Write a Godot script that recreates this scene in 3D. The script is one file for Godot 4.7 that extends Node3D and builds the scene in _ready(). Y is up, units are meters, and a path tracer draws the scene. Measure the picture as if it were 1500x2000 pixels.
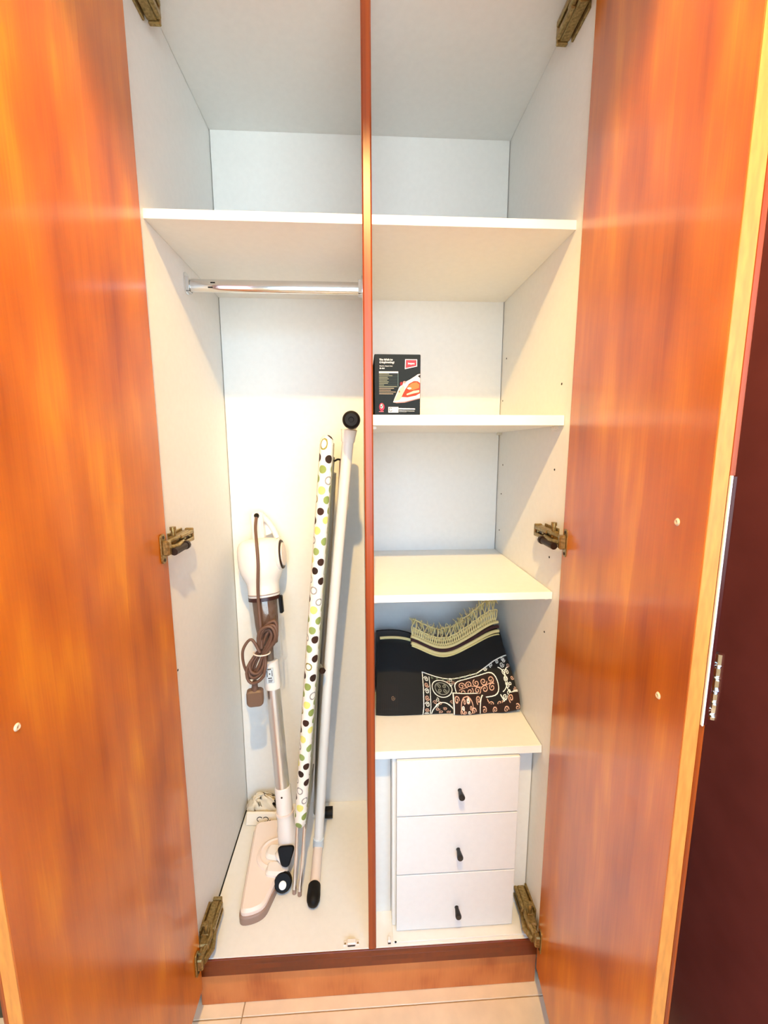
extends Node3D

const B := 0.19          # height of the wardrobe's inner floor above the room floor
var M := {}
var used := {}

# ---------------------------------------------------------------- main
func _ready():
	# camera
	var cam := Camera3D.new(); cam.name = "camera"
	cam.fov = rad_to_deg(2.0 * atan(1000.0 / 822.73)); cam.near = 0.02; cam.far = 60.0
	add_child(cam)
	cam.transform = Transform3D(Basis(Vector3.UP, -0.0544) * Basis(Vector3.RIGHT, -0.1497) * Basis(Vector3.BACK, -0.0022), W(-0.0163, 1.3998, 0.9926))
	cam.current = true
	# sky seen through the window, exposure
	var env := Environment.new()
	env.background_mode = Environment.BG_SKY
	var sm := ProceduralSkyMaterial.new()
	sm.sky_top_color = Color(0.56, 0.75, 0.93); sm.sky_horizon_color = Color(0.79, 0.90, 0.97)
	sm.ground_horizon_color = Color(0.84, 0.92, 0.95); sm.ground_bottom_color = Color(0.80, 0.86, 0.88)
	sm.sky_energy_multiplier = 1.0
	var sky := Sky.new(); sky.sky_material = sm
	env.sky = sky
	env.background_energy_multiplier = 9.5
	env.tonemap_mode = Environment.TONE_MAPPER_LINEAR
	env.tonemap_exposure = 1.09
	env.sdfgi_enabled = true; env.ssao_enabled = true; env.ssil_enabled = true
	var we := WorldEnvironment.new(); we.name = "environment"; we.environment = env; add_child(we)
	# the warm ceiling downlight
	var spot := SpotLight3D.new(); spot.name = "downlight_lamp"
	spot.light_color = Color(1.0, 0.825, 0.50); spot.light_energy = 4.3; spot.light_size = 0.022
	spot.spot_angle = 63.5; spot.spot_angle_attenuation = 0.26; spot.spot_range = 8.0; spot.spot_attenuation = 2.0
	spot.shadow_enabled = true
	add_child(spot)
	spot.transform = Transform3D(Basis(Vector3.RIGHT, -PI / 2), W(-0.03, 2.625, 1.08))

	materials()
	room()
	wardrobe()
	drawers()
	iron_carton()
	rug()
	ironing_board()
	vacuum()
	packaging()

func W(x: float, y: float, z: float) -> Vector3:
	return Vector3(x, y + B, z)

# ---------------------------------------------------------------- naming helpers
func numbered(called: String, parent: Node) -> String:
	var key := str(parent.get_instance_id()) + called
	var n: int = used.get(key, 0)
	used[key] = n + 1
	return called if n == 0 else "%s_%03d" % [called, n]

func thing(called: String, label: String, category: String, at: Vector3) -> Node3D:
	var o := Node3D.new(); o.name = numbered(called, self); add_child(o, true)
	o.position = at
	o.set_meta("label", label); o.set_meta("category", category)
	return o

func part(called: String, mesh: Mesh, m: Material, parent: Node3D, t: Transform3D, label := "") -> MeshInstance3D:
	var o := MeshInstance3D.new(); o.name = numbered(called, parent); o.mesh = mesh; o.material_override = m
	parent.add_child(o, true)
	o.global_transform = t
	if label: o.set_meta("label", label)
	return o

func at(p: Vector3) -> Transform3D:
	return Transform3D(Basis(), p)

# box given by two corners in the world (wardrobe heights), chamfered edges
func slab(called: String, a: Vector3, b: Vector3, m: Material, parent: Node3D, bevel := 0.0012, label := "") -> MeshInstance3D:
	var lo := Vector3(minf(a.x, b.x), minf(a.y, b.y), minf(a.z, b.z))
	var hi := Vector3(maxf(a.x, b.x), maxf(a.y, b.y), maxf(a.z, b.z))
	return part(called, bevel_box(hi - lo, bevel), m, parent, at((lo + hi) / 2.0 + Vector3(0, B, 0)), label)

func struct(called: String, a: Vector3, b: Vector3, m: Material, bevel := 0.0) -> MeshInstance3D:
	var o := slab(called, a, b, m, self, bevel)
	o.set_meta("kind", "structure")
	return o

# ---------------------------------------------------------------- mesh helpers
func tri(st: SurfaceTool, a: Vector3, b: Vector3, c: Vector3, n: Vector3, na = null, nb = null, nc = null, ua := Vector2(), ub := Vector2(), uc := Vector2()):
	if na == null: na = n; nb = n; nc = n
	var rows := [[a, na, ua], [b, nb, ub], [c, nc, uc]]
	if (b - a).cross(c - a).dot(n) > 0.0: rows = [rows[0], rows[2], rows[1]]
	for r in rows:
		st.set_normal(r[1]); st.set_uv(r[2]); st.add_vertex(r[0])

func quad(st: SurfaceTool, a: Vector3, b: Vector3, c: Vector3, d: Vector3, n: Vector3):
	tri(st, a, b, c, n); tri(st, a, c, d, n)

func begin() -> SurfaceTool:
	var st := SurfaceTool.new(); st.begin(Mesh.PRIMITIVE_TRIANGLES); return st

func add_box(st: SurfaceTool, size: Vector3, bevel: float, t := Transform3D()):
	var h := size / 2.0
	var bv := minf(bevel, minf(h.x, minf(h.y, h.z)) * 0.9)
	var ax := [Vector3.RIGHT, Vector3.UP, Vector3.BACK]
	for i in 3:
		var j := (i + 1) % 3
		var k := (i + 2) % 3
		for s in [-1.0, 1.0]:
			var n: Vector3 = ax[i] * s
			var p: Vector3 = n * h[i]
			var u: Vector3 = ax[j] * (h[j] - bv)
			var v: Vector3 = ax[k] * (h[k] - bv)
			quad(st, t * (p - u - v), t * (p + u - v), t * (p + u + v), t * (p - u + v), t.basis * n)
			if bv > 0.0:
				for s2 in [-1.0, 1.0]:   # edge between faces i and j
					var n2: Vector3 = ax[j] * s2
					var a0: Vector3 = n * h[i] + n2 * (h[j] - bv)
					var a1: Vector3 = n * (h[i] - bv) + n2 * h[j]
					quad(st, t * (a0 - v), t * (a0 + v), t * (a1 + v), t * (a1 - v), t.basis * (n + n2).normalized())
					if i == 0:
						for s3 in [-1.0, 1.0]:
							var n3: Vector3 = ax[k] * s3
							tri(st, t * (a0 + n3 * (h[k] - bv)), t * (a1 + n3 * (h[k] - bv)), t * (n * (h[i] - bv) + n2 * (h[j] - bv) + n3 * h[k]), t.basis * (n + n2 + n3).normalized())

func bevel_box(size: Vector3, bevel: float) -> ArrayMesh:
	var st := begin(); add_box(st, size, bevel); return st.commit()

# rows of points (each row an array of Vector3, all the same length); smooth normals
func add_grid(st: SurfaceTool, rows: Array, close_u: bool, close_v: bool, inside: Variant = null, uvs: Variant = null, flip := false):
	var nr := rows.size()
	var nc: int = rows[0].size()
	var nrm := []
	for r in nr:
		var c := Vector3.ZERO
		for p in rows[r]: c += p
		c /= nc
		var line := []
		for k in nc:
			var kl := (k - 1 + nc) % nc if close_u else maxi(k - 1, 0)
			var kr := (k + 1) % nc if close_u else mini(k + 1, nc - 1)
			var rl := (r - 1 + nr) % nr if close_v else maxi(r - 1, 0)
			var rr := (r + 1) % nr if close_v else mini(r + 1, nr - 1)
			var n: Vector3 = (rows[r][kr] - rows[r][kl]).cross(rows[rr][k] - rows[rl][k])
			if n.length() < 1e-14: n = (rows[r][kr] - rows[r][kl]).cross(Vector3(0.3, 0.5, 0.8))
			if n.length() < 1e-14: n = Vector3.UP
			n = n.normalized()
			if inside == null:
				if n.dot(rows[r][k] - c) < 0.0: n = -n
			elif inside is Vector3:
				if n.dot(inside) < 0.0: n = -n
			if flip: n = -n
			line.append(n)
		nrm.append(line)
	for r in (nr if close_v else nr - 1):
		var r2 := (r + 1) % nr
		for k in (nc if close_u else nc - 1):
			var k2 := (k + 1) % nc
			var P := [rows[r][k], rows[r][k2], rows[r2][k2], rows[r2][k]]
			var N := [nrm[r][k], nrm[r][k2], nrm[r2][k2], nrm[r2][k]]
			var U := [Vector2(), Vector2(), Vector2(), Vector2()]
			if uvs != null: U = [uvs[r][k], uvs[r][k2], uvs[r2][k2], uvs[r2][k]]
			var nn: Vector3 = N[0] + N[1] + N[2] + N[3]
			tri(st, P[0], P[1], P[2], nn, N[0], N[1], N[2], U[0], U[1], U[2])
			tri(st, P[0], P[2], P[3], nn, N[0], N[2], N[3], U[0], U[2], U[3])

func fan(st: SurfaceTool, ring: Array, n: Vector3):
	var c := Vector3.ZERO
	for p in ring: c += p
	c /= ring.size()
	for k in ring.size():
		tri(st, c, ring[k], ring[(k + 1) % ring.size()], n)

# radius may be a float, or an array with one per point; squash flattens along the second axis
func add_tube(st: SurfaceTool, path: Array, radius, sides := 12, caps := true, closed := false):
	var rows := []
	var n := path.size()
	var side := Vector3.ZERO
	for i in n:
		var a: Vector3 = path[(i - 1 + n) % n] if closed else path[maxi(i - 1, 0)]
		var b: Vector3 = path[(i + 1) % n] if closed else path[mini(i + 1, n - 1)]
		var d := (b - a).normalized()
		if side == Vector3.ZERO:
			side = d.cross(Vector3.UP if absf(d.y) < 0.9 else Vector3.RIGHT).normalized()
		side = (side - d * side.dot(d)).normalized()
		var up := side.cross(d).normalized()
		var r: float = radius if radius is float else radius[i]
		var ring := []
		for k in sides:
			var f := TAU * k / sides
			ring.append(path[i] + (side * cos(f) + up * sin(f)) * r)
		rows.append(ring)
	add_grid(st, rows, true, closed)
	if caps and not closed:
		fan(st, rows[0], (path[0] - path[1]).normalized())
		fan(st, rows[n - 1], (path[n - 1] - path[n - 2]).normalized())

func tube(path: Array, radius, sides := 12, caps := true, closed := false) -> ArrayMesh:
	var st := begin(); add_tube(st, path, radius, sides, caps, closed); return st.commit()

# profile: array of Vector2(radius, height) along local y; sharp corners kept
func add_lathe(st: SurfaceTool, prof: Array, sides := 24, t := Transform3D(), squash := 1.0):
	var runs := [[prof[0]]]
	for i in range(1, prof.size()):
		runs[-1].append(prof[i])
		if i < prof.size() - 1:
			var d1: Vector2 = (prof[i] - prof[i - 1]).normalized()
			var d2: Vector2 = (prof[i + 1] - prof[i]).normalized()
			if d1.dot(d2) < 0.8: runs.append([prof[i]])
	for run in runs:
		var nrm := []
		for i in run.size():
			var a: Vector2 = run[maxi(i - 1, 0)]
			var b: Vector2 = run[mini(i + 1, run.size() - 1)]
			var d := (b - a).normalized()
			nrm.append(Vector2(d.y, -d.x))
		for i in run.size() - 1:
			for k in sides:
				var P := []
				var N := []
				for q in [[i, k], [i, k + 1], [i + 1, k + 1], [i + 1, k]]:
					var f: float = TAU * q[1] / sides
					P.append(t * Vector3(run[q[0]].x * cos(f), run[q[0]].y, run[q[0]].x * sin(f) * squash))
					N.append((t.basis * Vector3(nrm[q[0]].x * cos(f), nrm[q[0]].y, nrm[q[0]].x * sin(f) / squash)).normalized())
				var nn: Vector3 = N[0] + N[1] + N[2] + N[3]
				if run[i].x > 1e-6: tri(st, P[0], P[1], P[2], nn, N[0], N[1], N[2])
				if run[i + 1].x > 1e-6: tri(st, P[0], P[2], P[3], nn, N[0], N[2], N[3])

func lathe(prof: Array, sides := 24, squash := 1.0) -> ArrayMesh:
	var st := begin(); add_lathe(st, prof, sides, Transform3D(), squash); return st.commit()

# flat shape in x,y pushed along z from z0 to z1, with a chamfer on the z1 side
func add_prism(st: SurfaceTool, poly: PackedVector2Array, z0: float, z1: float, bevel := 0.0, t := Transform3D()):
	var n := poly.size()
	var area := 0.0
	for i in n: area += poly[i].cross(poly[(i + 1) % n])
	var s := 1.0 if area > 0.0 else -1.0
	var out := []
	for i in n:
		var d1 := (poly[i] - poly[(i - 1 + n) % n]).normalized()
		var d2 := (poly[(i + 1) % n] - poly[i]).normalized()
		var m := (Vector2(d1.y, -d1.x) + Vector2(d2.y, -d2.x)) * s
		out.append(m.normalized() / maxf(0.5, (m.length() / 2.0)))
	var inner := PackedVector2Array()
	for i in n: inner.append(poly[i] - out[i] * bevel)
	var zb := z1 - bevel * signf(z1 - z0)
	var v := func(p: Vector2, z: float) -> Vector3: return t * Vector3(p.x, p.y, z)
	var up := (t.basis * Vector3(0, 0, signf(z1 - z0))).normalized()
	for i in n:
		var j := (i + 1) % n
		var e := (poly[j] - poly[i]).normalized()
		var fn: Vector2 = Vector2(e.y, -e.x) * s
		var n1: Vector2 = out[i].normalized() if out[i].normalized().dot(fn) > 0.85 else fn
		var n2: Vector2 = out[j].normalized() if out[j].normalized().dot(fn) > 0.85 else fn
		var N1 := (t.basis * Vector3(n1.x, n1.y, 0)).normalized()
		var N2 := (t.basis * Vector3(n2.x, n2.y, 0)).normalized()
		tri(st, v.call(poly[i], z0), v.call(poly[j], z0), v.call(poly[j], zb), N1 + N2, N1, N2, N2)
		tri(st, v.call(poly[i], z0), v.call(poly[j], zb), v.call(poly[i], zb), N1 + N2, N1, N2, N1)
		if bevel > 0.0:
			var b1 := (N1 + up).normalized()
			var b2 := (N2 + up).normalized()
			tri(st, v.call(poly[i], zb), v.call(poly[j], zb), v.call(inner[j], z1), b1 + b2, b1, b2, b2)
			tri(st, v.call(poly[i], zb), v.call(inner[j], z1), v.call(inner[i], z1), b1 + b2, b1, b2, b1)
	var idx := Geometry2D.triangulate_polygon(inner)
	for i in range(0, idx.size(), 3):
		tri(st, v.call(inner[idx[i]], z1), v.call(inner[idx[i + 1]], z1), v.call(inner[idx[i + 2]], z1), up)
	idx = Geometry2D.triangulate_polygon(poly)
	for i in range(0, idx.size(), 3):
		tri(st, v.call(poly[idx[i]], z0), v.call(poly[idx[i + 1]], z0), v.call(poly[idx[i + 2]], z0), -up)

func prism(poly: PackedVector2Array, z0: float, z1: float, bevel := 0.0) -> ArrayMesh:
	var st := begin(); add_prism(st, poly, z0, z1, bevel); return st.commit()

func rounded(poly: Array, r: float, steps := 5) -> PackedVector2Array:
	var out := PackedVector2Array()
	var n := poly.size()
	for i in n:
		var p: Vector2 = poly[i]
		var a: Vector2 = poly[(i - 1 + n) % n]
		var b: Vector2 = poly[(i + 1) % n]
		var rr := minf(r, minf(p.distance_to(a), p.distance_to(b)) * 0.48)
		var p0 := p + (a - p).normalized() * rr
		var p1 := p + (b - p).normalized() * rr
		for k in steps + 1:
			var f := float(k) / steps
			out.append(p0.lerp(p, f).lerp(p.lerp(p1, f), f))
	return out

func rect(w: float, h: float) -> Array:
	return [Vector2(-w / 2, -h / 2), Vector2(w / 2, -h / 2), Vector2(w / 2, h / 2), Vector2(-w / 2, h / 2)]

func smooth(pts: Array, per := 6, closed := false) -> Array:
	var out := []
	var n := pts.size()
	for i in (n if closed else n - 1):
		var p0: Vector3 = pts[(i - 1 + n) % n] if closed else pts[maxi(i - 1, 0)]
		var p1: Vector3 = pts[i]
		var p2: Vector3 = pts[(i + 1) % n]
		var p3: Vector3 = pts[(i + 2) % n] if closed else pts[mini(i + 2, n - 1)]
		for k in per:
			out.append(p1.cubic_interpolate(p2, p0, p3, float(k) / per))
	if not closed: out.append(pts[n - 1])
	return out

# a basis whose y runs along d and whose x is as near as can be to hint
func along(d: Vector3, hint := Vector3.RIGHT) -> Basis:
	var y := d.normalized()
	var x := (hint - y * hint.dot(y)).normalized()
	return Basis(x, y, x.cross(y))

func text_mesh(s: String, height: float, bold := false) -> TextMesh:
	var f := SystemFont.new(); f.font_names = PackedStringArray(["Droid Sans"])
	if bold: f.font_weight = 700
	var t := TextMesh.new(); t.text = s; t.font = f; t.font_size = 32
	t.pixel_size = height / 24.0; t.depth = 0.0004; t.curve_step = 1.0
	return t

# ---------------------------------------------------------------- painting of print and grain
func fill_poly(im: Image, pts: Array, c: Color):
	var lo := 1e9
	var hi := -1e9
	for p in pts: lo = minf(lo, p.y); hi = maxf(hi, p.y)
	for y in range(maxi(0, int(lo)), mini(im.get_height() - 1, int(hi)) + 1):
		var xs := []
		for i in pts.size():
			var a: Vector2 = pts[i]
			var b: Vector2 = pts[(i + 1) % pts.size()]
			if (a.y <= y) != (b.y <= y): xs.append(a.x + (y - a.y) / (b.y - a.y) * (b.x - a.x))
		xs.sort()
		for k in range(0, xs.size() - 1, 2):
			im.fill_rect(Rect2i(int(round(xs[k])), y, maxi(1, int(round(xs[k + 1] - xs[k]))), 1), c)

func disc(im: Image, p: Vector2, r: Vector2, c: Color):
	var pts := []
	for k in 28: pts.append(p + Vector2(cos(TAU * k / 28), sin(TAU * k / 28)) * r)
	fill_poly(im, pts, c)

func stroke(im: Image, pts: Array, w: float, c: Color):
	for i in pts.size() - 1:
		var a: Vector2 = pts[i]
		var b: Vector2 = pts[i + 1]
		var n := maxi(1, int(a.distance_to(b)))
		for k in n + 1:
			var p := a.lerp(b, float(k) / n)
			im.fill_rect(Rect2i(int(p.x - w / 2), int(p.y - w / 2), maxi(1, int(w)), maxi(1, int(w))), c)

func arc(p: Vector2, r: Vector2, a0: float, a1: float, n := 24) -> Array:
	var pts := []
	for k in n + 1:
		var f := lerpf(a0, a1, float(k) / n)
		pts.append(p + Vector2(cos(f), sin(f)) * r)
	return pts

func curl(p: Vector2, r: float, a0: float, turns: float, n := 26) -> Array:
	var pts := []
	for k in n + 1:
		var f := float(k) / n
		pts.append(p + Vector2(cos(a0 + turns * TAU * f), sin(a0 + turns * TAU * f)) * r * (1.0 - 0.8 * f))
	return pts

func tex(im: Image) -> ImageTexture:
	return ImageTexture.create_from_image(im)

func noise_at(seed_: int, freq: float, octaves := 3) -> FastNoiseLite:
	var n := FastNoiseLite.new(); n.seed = seed_; n.frequency = freq
	n.noise_type = FastNoiseLite.TYPE_SIMPLEX_SMOOTH; n.fractal_octaves = octaves
	return n

func veneer(seed_: int, w: int, h: int, stops: Array, strips: float) -> ImageTexture:
	# stained veneer: vertical leaves of slightly different tone, cloudy figure, long pores
	var cloud := noise_at(seed_, 0.011, 3)
	var leaf := noise_at(seed_ + 1, 0.02, 2)
	var pore := noise_at(seed_ + 2, 0.35, 2)
	var im := Image.create_empty(w, h, false, Image.FORMAT_RGB8)
	var rng := RandomNumberGenerator.new(); rng.seed = seed_
	var tones := []
	for k in 40: tones.append(rng.randf_range(-0.09, 0.09))
	for x in w:
		for y in h:
			var wob := leaf.get_noise_2d(x * 0.3, y * 0.12) * 0.25
			var tone: float = tones[clampi(int(floor(x * strips / w + wob + 0.5)), 0, 39)]
			var f := 0.5 + 0.55 * cloud.get_noise_2d(x * 1.0, y * 0.45) + tone
			f += 0.09 * leaf.get_noise_2d(x * 3.0, y * 0.16) + 0.10 * pore.get_noise_2d(x, y * 0.035)
			f = clampf(f, 0.0, 0.999) * (stops.size() - 1)
			var i := int(f)
			im.set_pixel(x, y, (stops[i] as Color).lerp(stops[i + 1], f - i))
	return tex(im)

func mat(called: String, c: Color, rough := 0.5, metal := 0.0, spec := 0.5) -> StandardMaterial3D:
	var m := StandardMaterial3D.new(); m.resource_name = called
	m.albedo_color = c; m.roughness = rough; m.metallic = metal; m.metallic_specular = spec
	M[called] = m
	return m

func grain(m: StandardMaterial3D, seed_: int, freq: float, lo: float, hi: float, scale: Vector3, bump := 0.0):
	# fine uneven colour in a surface
	var t := NoiseTexture2D.new(); t.width = 256; t.height = 256; t.seamless = true
	t.noise = noise_at(seed_, freq, 4)
	var g := Gradient.new(); g.set_color(0, Color(lo, lo, lo)); g.set_color(1, Color(hi, hi, hi))
	t.color_ramp = g
	m.albedo_texture = t
	m.uv1_triplanar = true; m.uv1_scale = scale
	if bump > 0.0:
		var b := NoiseTexture2D.new(); b.width = 256; b.height = 256; b.seamless = true
		b.noise = noise_at(seed_ + 7, freq * 2.0, 2)
		m.heightmap_enabled = true; m.heightmap_texture = b; m.heightmap_scale = bump

func materials():
	grain(mat("melamine", Color(0.93, 0.925, 0.91), 0.48, 0.0, 0.4), 11, 0.05, 0.985, 1.0, Vector3(3, 3, 3))
	grain(mat("shelf_white", Color(0.94, 0.935, 0.915), 0.42, 0.0, 0.4), 12, 0.05, 0.985, 1.0, Vector3(3, 3, 3))
	grain(mat("drawer_white", Color(0.91, 0.925, 0.93), 0.3), 13, 0.05, 0.985, 1.0, Vector3(3, 3, 3))
	mat("edge_white", Color(0.95, 0.95, 0.94), 0.4)
	var stain := [Color(0.62, 0.28, 0.0), Color(0.74, 0.37, 0.0), Color(0.81, 0.43, 0.0), Color(0.90, 0.55, 0.05)]
	var vt := veneer(5, 384, 1280, stain, 7.0)
	var i := 0
	for n in ["veneer_left", "veneer_right"]:
		var m := mat(n, Color.WHITE, 0.34, 0.0, 0.45)
		m.clearcoat_enabled = true; m.clearcoat = 0.55; m.clearcoat_roughness = 0.17
		m.albedo_texture = vt
		m.uv1_triplanar = true; m.uv1_triplanar_sharpness = 4.0
		m.uv1_scale = Vector3((1.0 if i == 0 else -1.0) / 0.58, 1.0 / 2.75, 1.0); m.uv1_offset = Vector3(0.5, 0.5, 0.5)
		i += 1
	var wl := veneer(9, 256, 256, [Color(0.46, 0.17, 0.03), Color(0.60, 0.25, 0.045), Color(0.70, 0.33, 0.07)], 5.0)
	var m2 := mat("lipping", Color.WHITE, 0.30)
	m2.albedo_texture = wl; m2.uv1_triplanar = true; m2.uv1_scale = Vector3(3, 0.8, 3)
	var mr := mat("rail_stain", Color(0.74, 0.72, 0.42), 0.4)
	mr.albedo_texture = wl; mr.uv1_triplanar = true; mr.uv1_scale = Vector3(0.8, 3, 3)
	var m3 := mat("plinth_wood", Color(0.86, 0.54, 0.31), 0.4)
	m3.albedo_texture = veneer(21, 512, 192, [Color(0.78, 0.64, 0.56), Color(0.94, 0.90, 0.86), Color(1.0, 1.0, 1.0)], 6.0); m3.uv1_triplanar = true; m3.uv1_scale = Vector3(0.9, 5.0, 1); m3.uv1_offset = Vector3(0.5, 0.5, 0.5)
	var m4 := mat("door_edge", Color(0.90, 0.58, 0.27), 0.4)
	grain(m4, 23, 0.06, 0.85, 1.0, Vector3(8, 1.2, 8))
	var m5 := mat("maroon_paint", Color(0.45, 0.23, 0.23), 0.25)
	grain(m5, 25, 0.03, 0.9, 1.0, Vector3(1, 1, 1))
	mat("maroon_plastic", Color(0.24, 0.02, 0.03), 0.25)
	mat("chrome", Color(0.86, 0.87, 0.88), 0.12, 1.0)
	mat("aluminium", Color(0.93, 0.93, 0.94), 0.3, 1.0)
	var br := mat("hinge_metal", Color(0.74, 0.63, 0.40), 0.30, 0.75)
	grain(br, 31, 0.03, 0.62, 1.0, Vector3(14, 14, 14))
	mat("hinge_dark", Color(0.20, 0.13, 0.09), 0.45, 0.6)
	mat("black_rubber", Color(0.05, 0.045, 0.045), 0.55, 0.0, 0.35)
	mat("black_plastic", Color(0.04, 0.035, 0.035), 0.5, 0.0, 0.3)
	mat("knob_black", Color(0.05, 0.06, 0.07), 0.25)
	mat("hole_dark", Color(0.05, 0.04, 0.03), 0.9)
	mat("white_plastic", Color(0.93, 0.90, 0.88), 0.25)
	mat("pink_white_plastic", Color(0.95, 0.88, 0.84), 0.3)
	mat("taupe_plastic", Color(0.60, 0.50, 0.45), 0.4)
	mat("cord_taupe", Color(0.42, 0.30, 0.24), 0.5)
	mat("cup_brown", Color(0.36, 0.21, 0.11), 0.55, 0.0, 0.3)
	mat("white_enamel", Color(0.93, 0.92, 0.90), 0.3)
	mat("blue_grey_enamel", Color(0.80, 0.84, 0.87), 0.3)
	mat("grey_steel", Color(0.62, 0.61, 0.57), 0.4, 0.6)
	mat("underside", Color(0.55, 0.52, 0.42), 0.6)
	mat("screw_cap", Color(0.88, 0.80, 0.70), 0.4)
	var gl := mat("clear_plastic", Color(0.97, 0.97, 0.95, 0.02), 0.06)
	gl.transparency = BaseMaterial3D.TRANSPARENCY_ALPHA
	var film := mat("clear_film", Color(0.96, 0.93, 0.88, 0.35), 0.15)
	film.transparency = BaseMaterial3D.TRANSPARENCY_ALPHA
	var wg := mat("window_glass", Color(0.95, 0.97, 1.0, 0.04), 0.03)
	wg.transparency = BaseMaterial3D.TRANSPARENCY_ALPHA
	grain(mat("wall_paint", Color(0.90, 0.87, 0.82), 0.8), 41, 0.03, 0.95, 1.0, Vector3(1, 1, 1))
	grain(mat("ceiling_paint", Color(0.92, 0.92, 0.90), 0.85), 42, 0.03, 0.96, 1.0, Vector3(1, 1, 1))
	grain(mat("olive_paint", Color(0.33, 0.33, 0.26), 0.8), 43, 0.06, 0.7, 1.0, Vector3(3, 3, 3))
	grain(mat("tile_cream", Color(0.97, 0.90, 0.80), 0.3), 44, 0.02, 0.93, 1.0, Vector3(2, 2, 2))
	mat("grout", Color(0.66, 0.55, 0.42), 0.9)
	mat("print_white", Color(0.96, 0.96, 0.96), 0.5)
	mat("print_black", Color(0.05, 0.04, 0.04), 0.5)
	mat("print_red", Color(0.78, 0.06, 0.15), 0.5)

# ---------------------------------------------------------------- the room
func room():
	var x0 := -1.5; var x1 := 2.0; var z0 := -0.58; var z1 := 2.4; var yf := -0.19; var yc := 2.655
	var fl := struct("floor", Vector3(x0, yf - 0.12, z0), Vector3(x1, yf - 0.004, z1), M.grout)
	var tm := {}
	for ix in 5:
		for iz in 5:
			var a := Vector2(maxf(x0, -1.268 + 0.9 * (ix - 1)), maxf(z0, -0.893 + 0.9 * iz))
			var b := Vector2(minf(x1, -0.368 + 0.9 * (ix - 1)), minf(z1, 0.007 + 0.9 * iz))
			if b.x - a.x < 0.03 or b.y - a.y < 0.03: continue
			var size := Vector3(b.x - a.x - 0.003, 0.006, b.y - a.y - 0.003)
			if not tm.has(size): tm[size] = bevel_box(size, 0.001)
			part("floor_tile", tm[size], M.tile_cream, fl, at(W((a.x + b.x) / 2, yf - 0.003, (a.y + b.y) / 2)))
	struct("ceiling", Vector3(x0, yc, z0), Vector3(x1, yc + 0.12, z1), M.ceiling_paint)
	struct("wall_left", Vector3(x0 - 0.12, yf, z0), Vector3(x0, yc, z1), M.wall_paint)
	struct("wall_right", Vector3(x1, yf, z0), Vector3(x1 + 0.12, yc, z1), M.wall_paint)
	var wb := struct("wall_back", Vector3(x0, yf, z0 - 0.12), Vector3(x1, yc, z0), M.wall_paint)
	slab("pier", Vector3(x0, yf, z0), Vector3(-0.506, yc, -0.03), M.olive_paint, wb, 0.0)
	slab("pier", Vector3(0.506, yf, z0), Vector3(x1, yc, -0.03), M.wall_paint, wb, 0.0)
	slab("bulkhead", Vector3(-0.506, 2.412, z0), Vector3(0.506, yc, -0.01), M.wall_paint, wb, 0.0)
	var wx0 := -0.75; var wx1 := 1.55
	var wf := struct("wall_front", Vector3(x0, yf, z1), Vector3(wx0, yc, z1 + 0.14), M.wall_paint)
	slab("window_reveal", Vector3(wx1, yf, z1), Vector3(x1, yc, z1 + 0.14), M.wall_paint, wf, 0.0)
	slab("window_reveal", Vector3(wx0, 2.52, z1), Vector3(wx1, yc, z1 + 0.14), M.wall_paint, wf, 0.0)
	slab("window_reveal", Vector3(wx0, yf, z1), Vector3(wx1, 0.7, z1 + 0.14), M.wall_paint, wf, 0.0)
	var fz := z1 + 0.04
	var win := struct("window_1", Vector3(wx0, 0.7, fz), Vector3(wx0 + 0.06, 2.52, fz + 0.06), M.edge_white, 0.004)
	slab("window_frame", Vector3(wx1 - 0.06, 0.7, fz), Vector3(wx1, 2.52, fz + 0.06), M.edge_white, win, 0.004)
	slab("window_frame", Vector3(wx0 + 0.06, 2.46, fz), Vector3(wx1 - 0.06, 2.52, fz + 0.06), M.edge_white, win, 0.004)
	slab("window_frame", Vector3(wx0 + 0.06, 0.7, fz), Vector3(wx1 - 0.06, 0.76, fz + 0.06), M.edge_white, win, 0.004)
	for k in 3:
		var pa := lerpf(wx0 + 0.06, wx1 - 0.06, k / 3.0)
		var pb := lerpf(wx0 + 0.06, wx1 - 0.06, (k + 1) / 3.0)
		if k > 0: slab("window_frame", Vector3(pa - 0.02, 0.76, fz), Vector3(pa + 0.02, 2.46, fz + 0.06), M.edge_white, win, 0.004)
		slab("window_pane", Vector3(pa + (0.02 if k > 0 else 0.0), 0.76, fz + 0.028), Vector3(pb - (0.02 if k < 2 else 0.0), 2.46, fz + 0.032), M.window_glass, win, 0.0)
	# the maroon room door standing open beside the wardrobe
	var d := struct("door_1", Vector3(0.625, yf + 0.01, 0.02), Vector3(0.665, 1.92, 0.86), M.maroon_paint, 0.003)
	slab("edge_strip", Vector3(0.624, yf + 0.01, 0.86), Vector3(0.666, 1.92, 0.866), M.maroon_plastic, d, 0.001)
	# recessed ceiling downlight
	var t := thing("ceiling_downlight", "small round recessed downlight in the white ceiling before the wardrobe", "lamp", W(-0.03, yc, 1.08))
	var glow := mat("lamp_lens", Color(1, 0.95, 0.85), 0.4)
	glow.emission_enabled = true; glow.emission = Color(1.0, 0.86, 0.66); glow.emission_energy_multiplier = 12.0
	part("trim_ring", lathe([Vector2(0.034, -0.004), Vector2(0.034, -0.012), Vector2(0.05, -0.010), Vector2(0.056, -0.004), Vector2(0.056, 0.0), Vector2(0.034, 0.0)], 32), M.edge_white, t, at(W(-0.03, yc, 1.08)))
	part("lamp_lens", lathe([Vector2(0.0, -0.004), Vector2(0.033, -0.003), Vector2(0.033, 0.0), Vector2(0.0, 0.0)], 32), glow, t, at(W(-0.03, yc, 1.08)))

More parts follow.
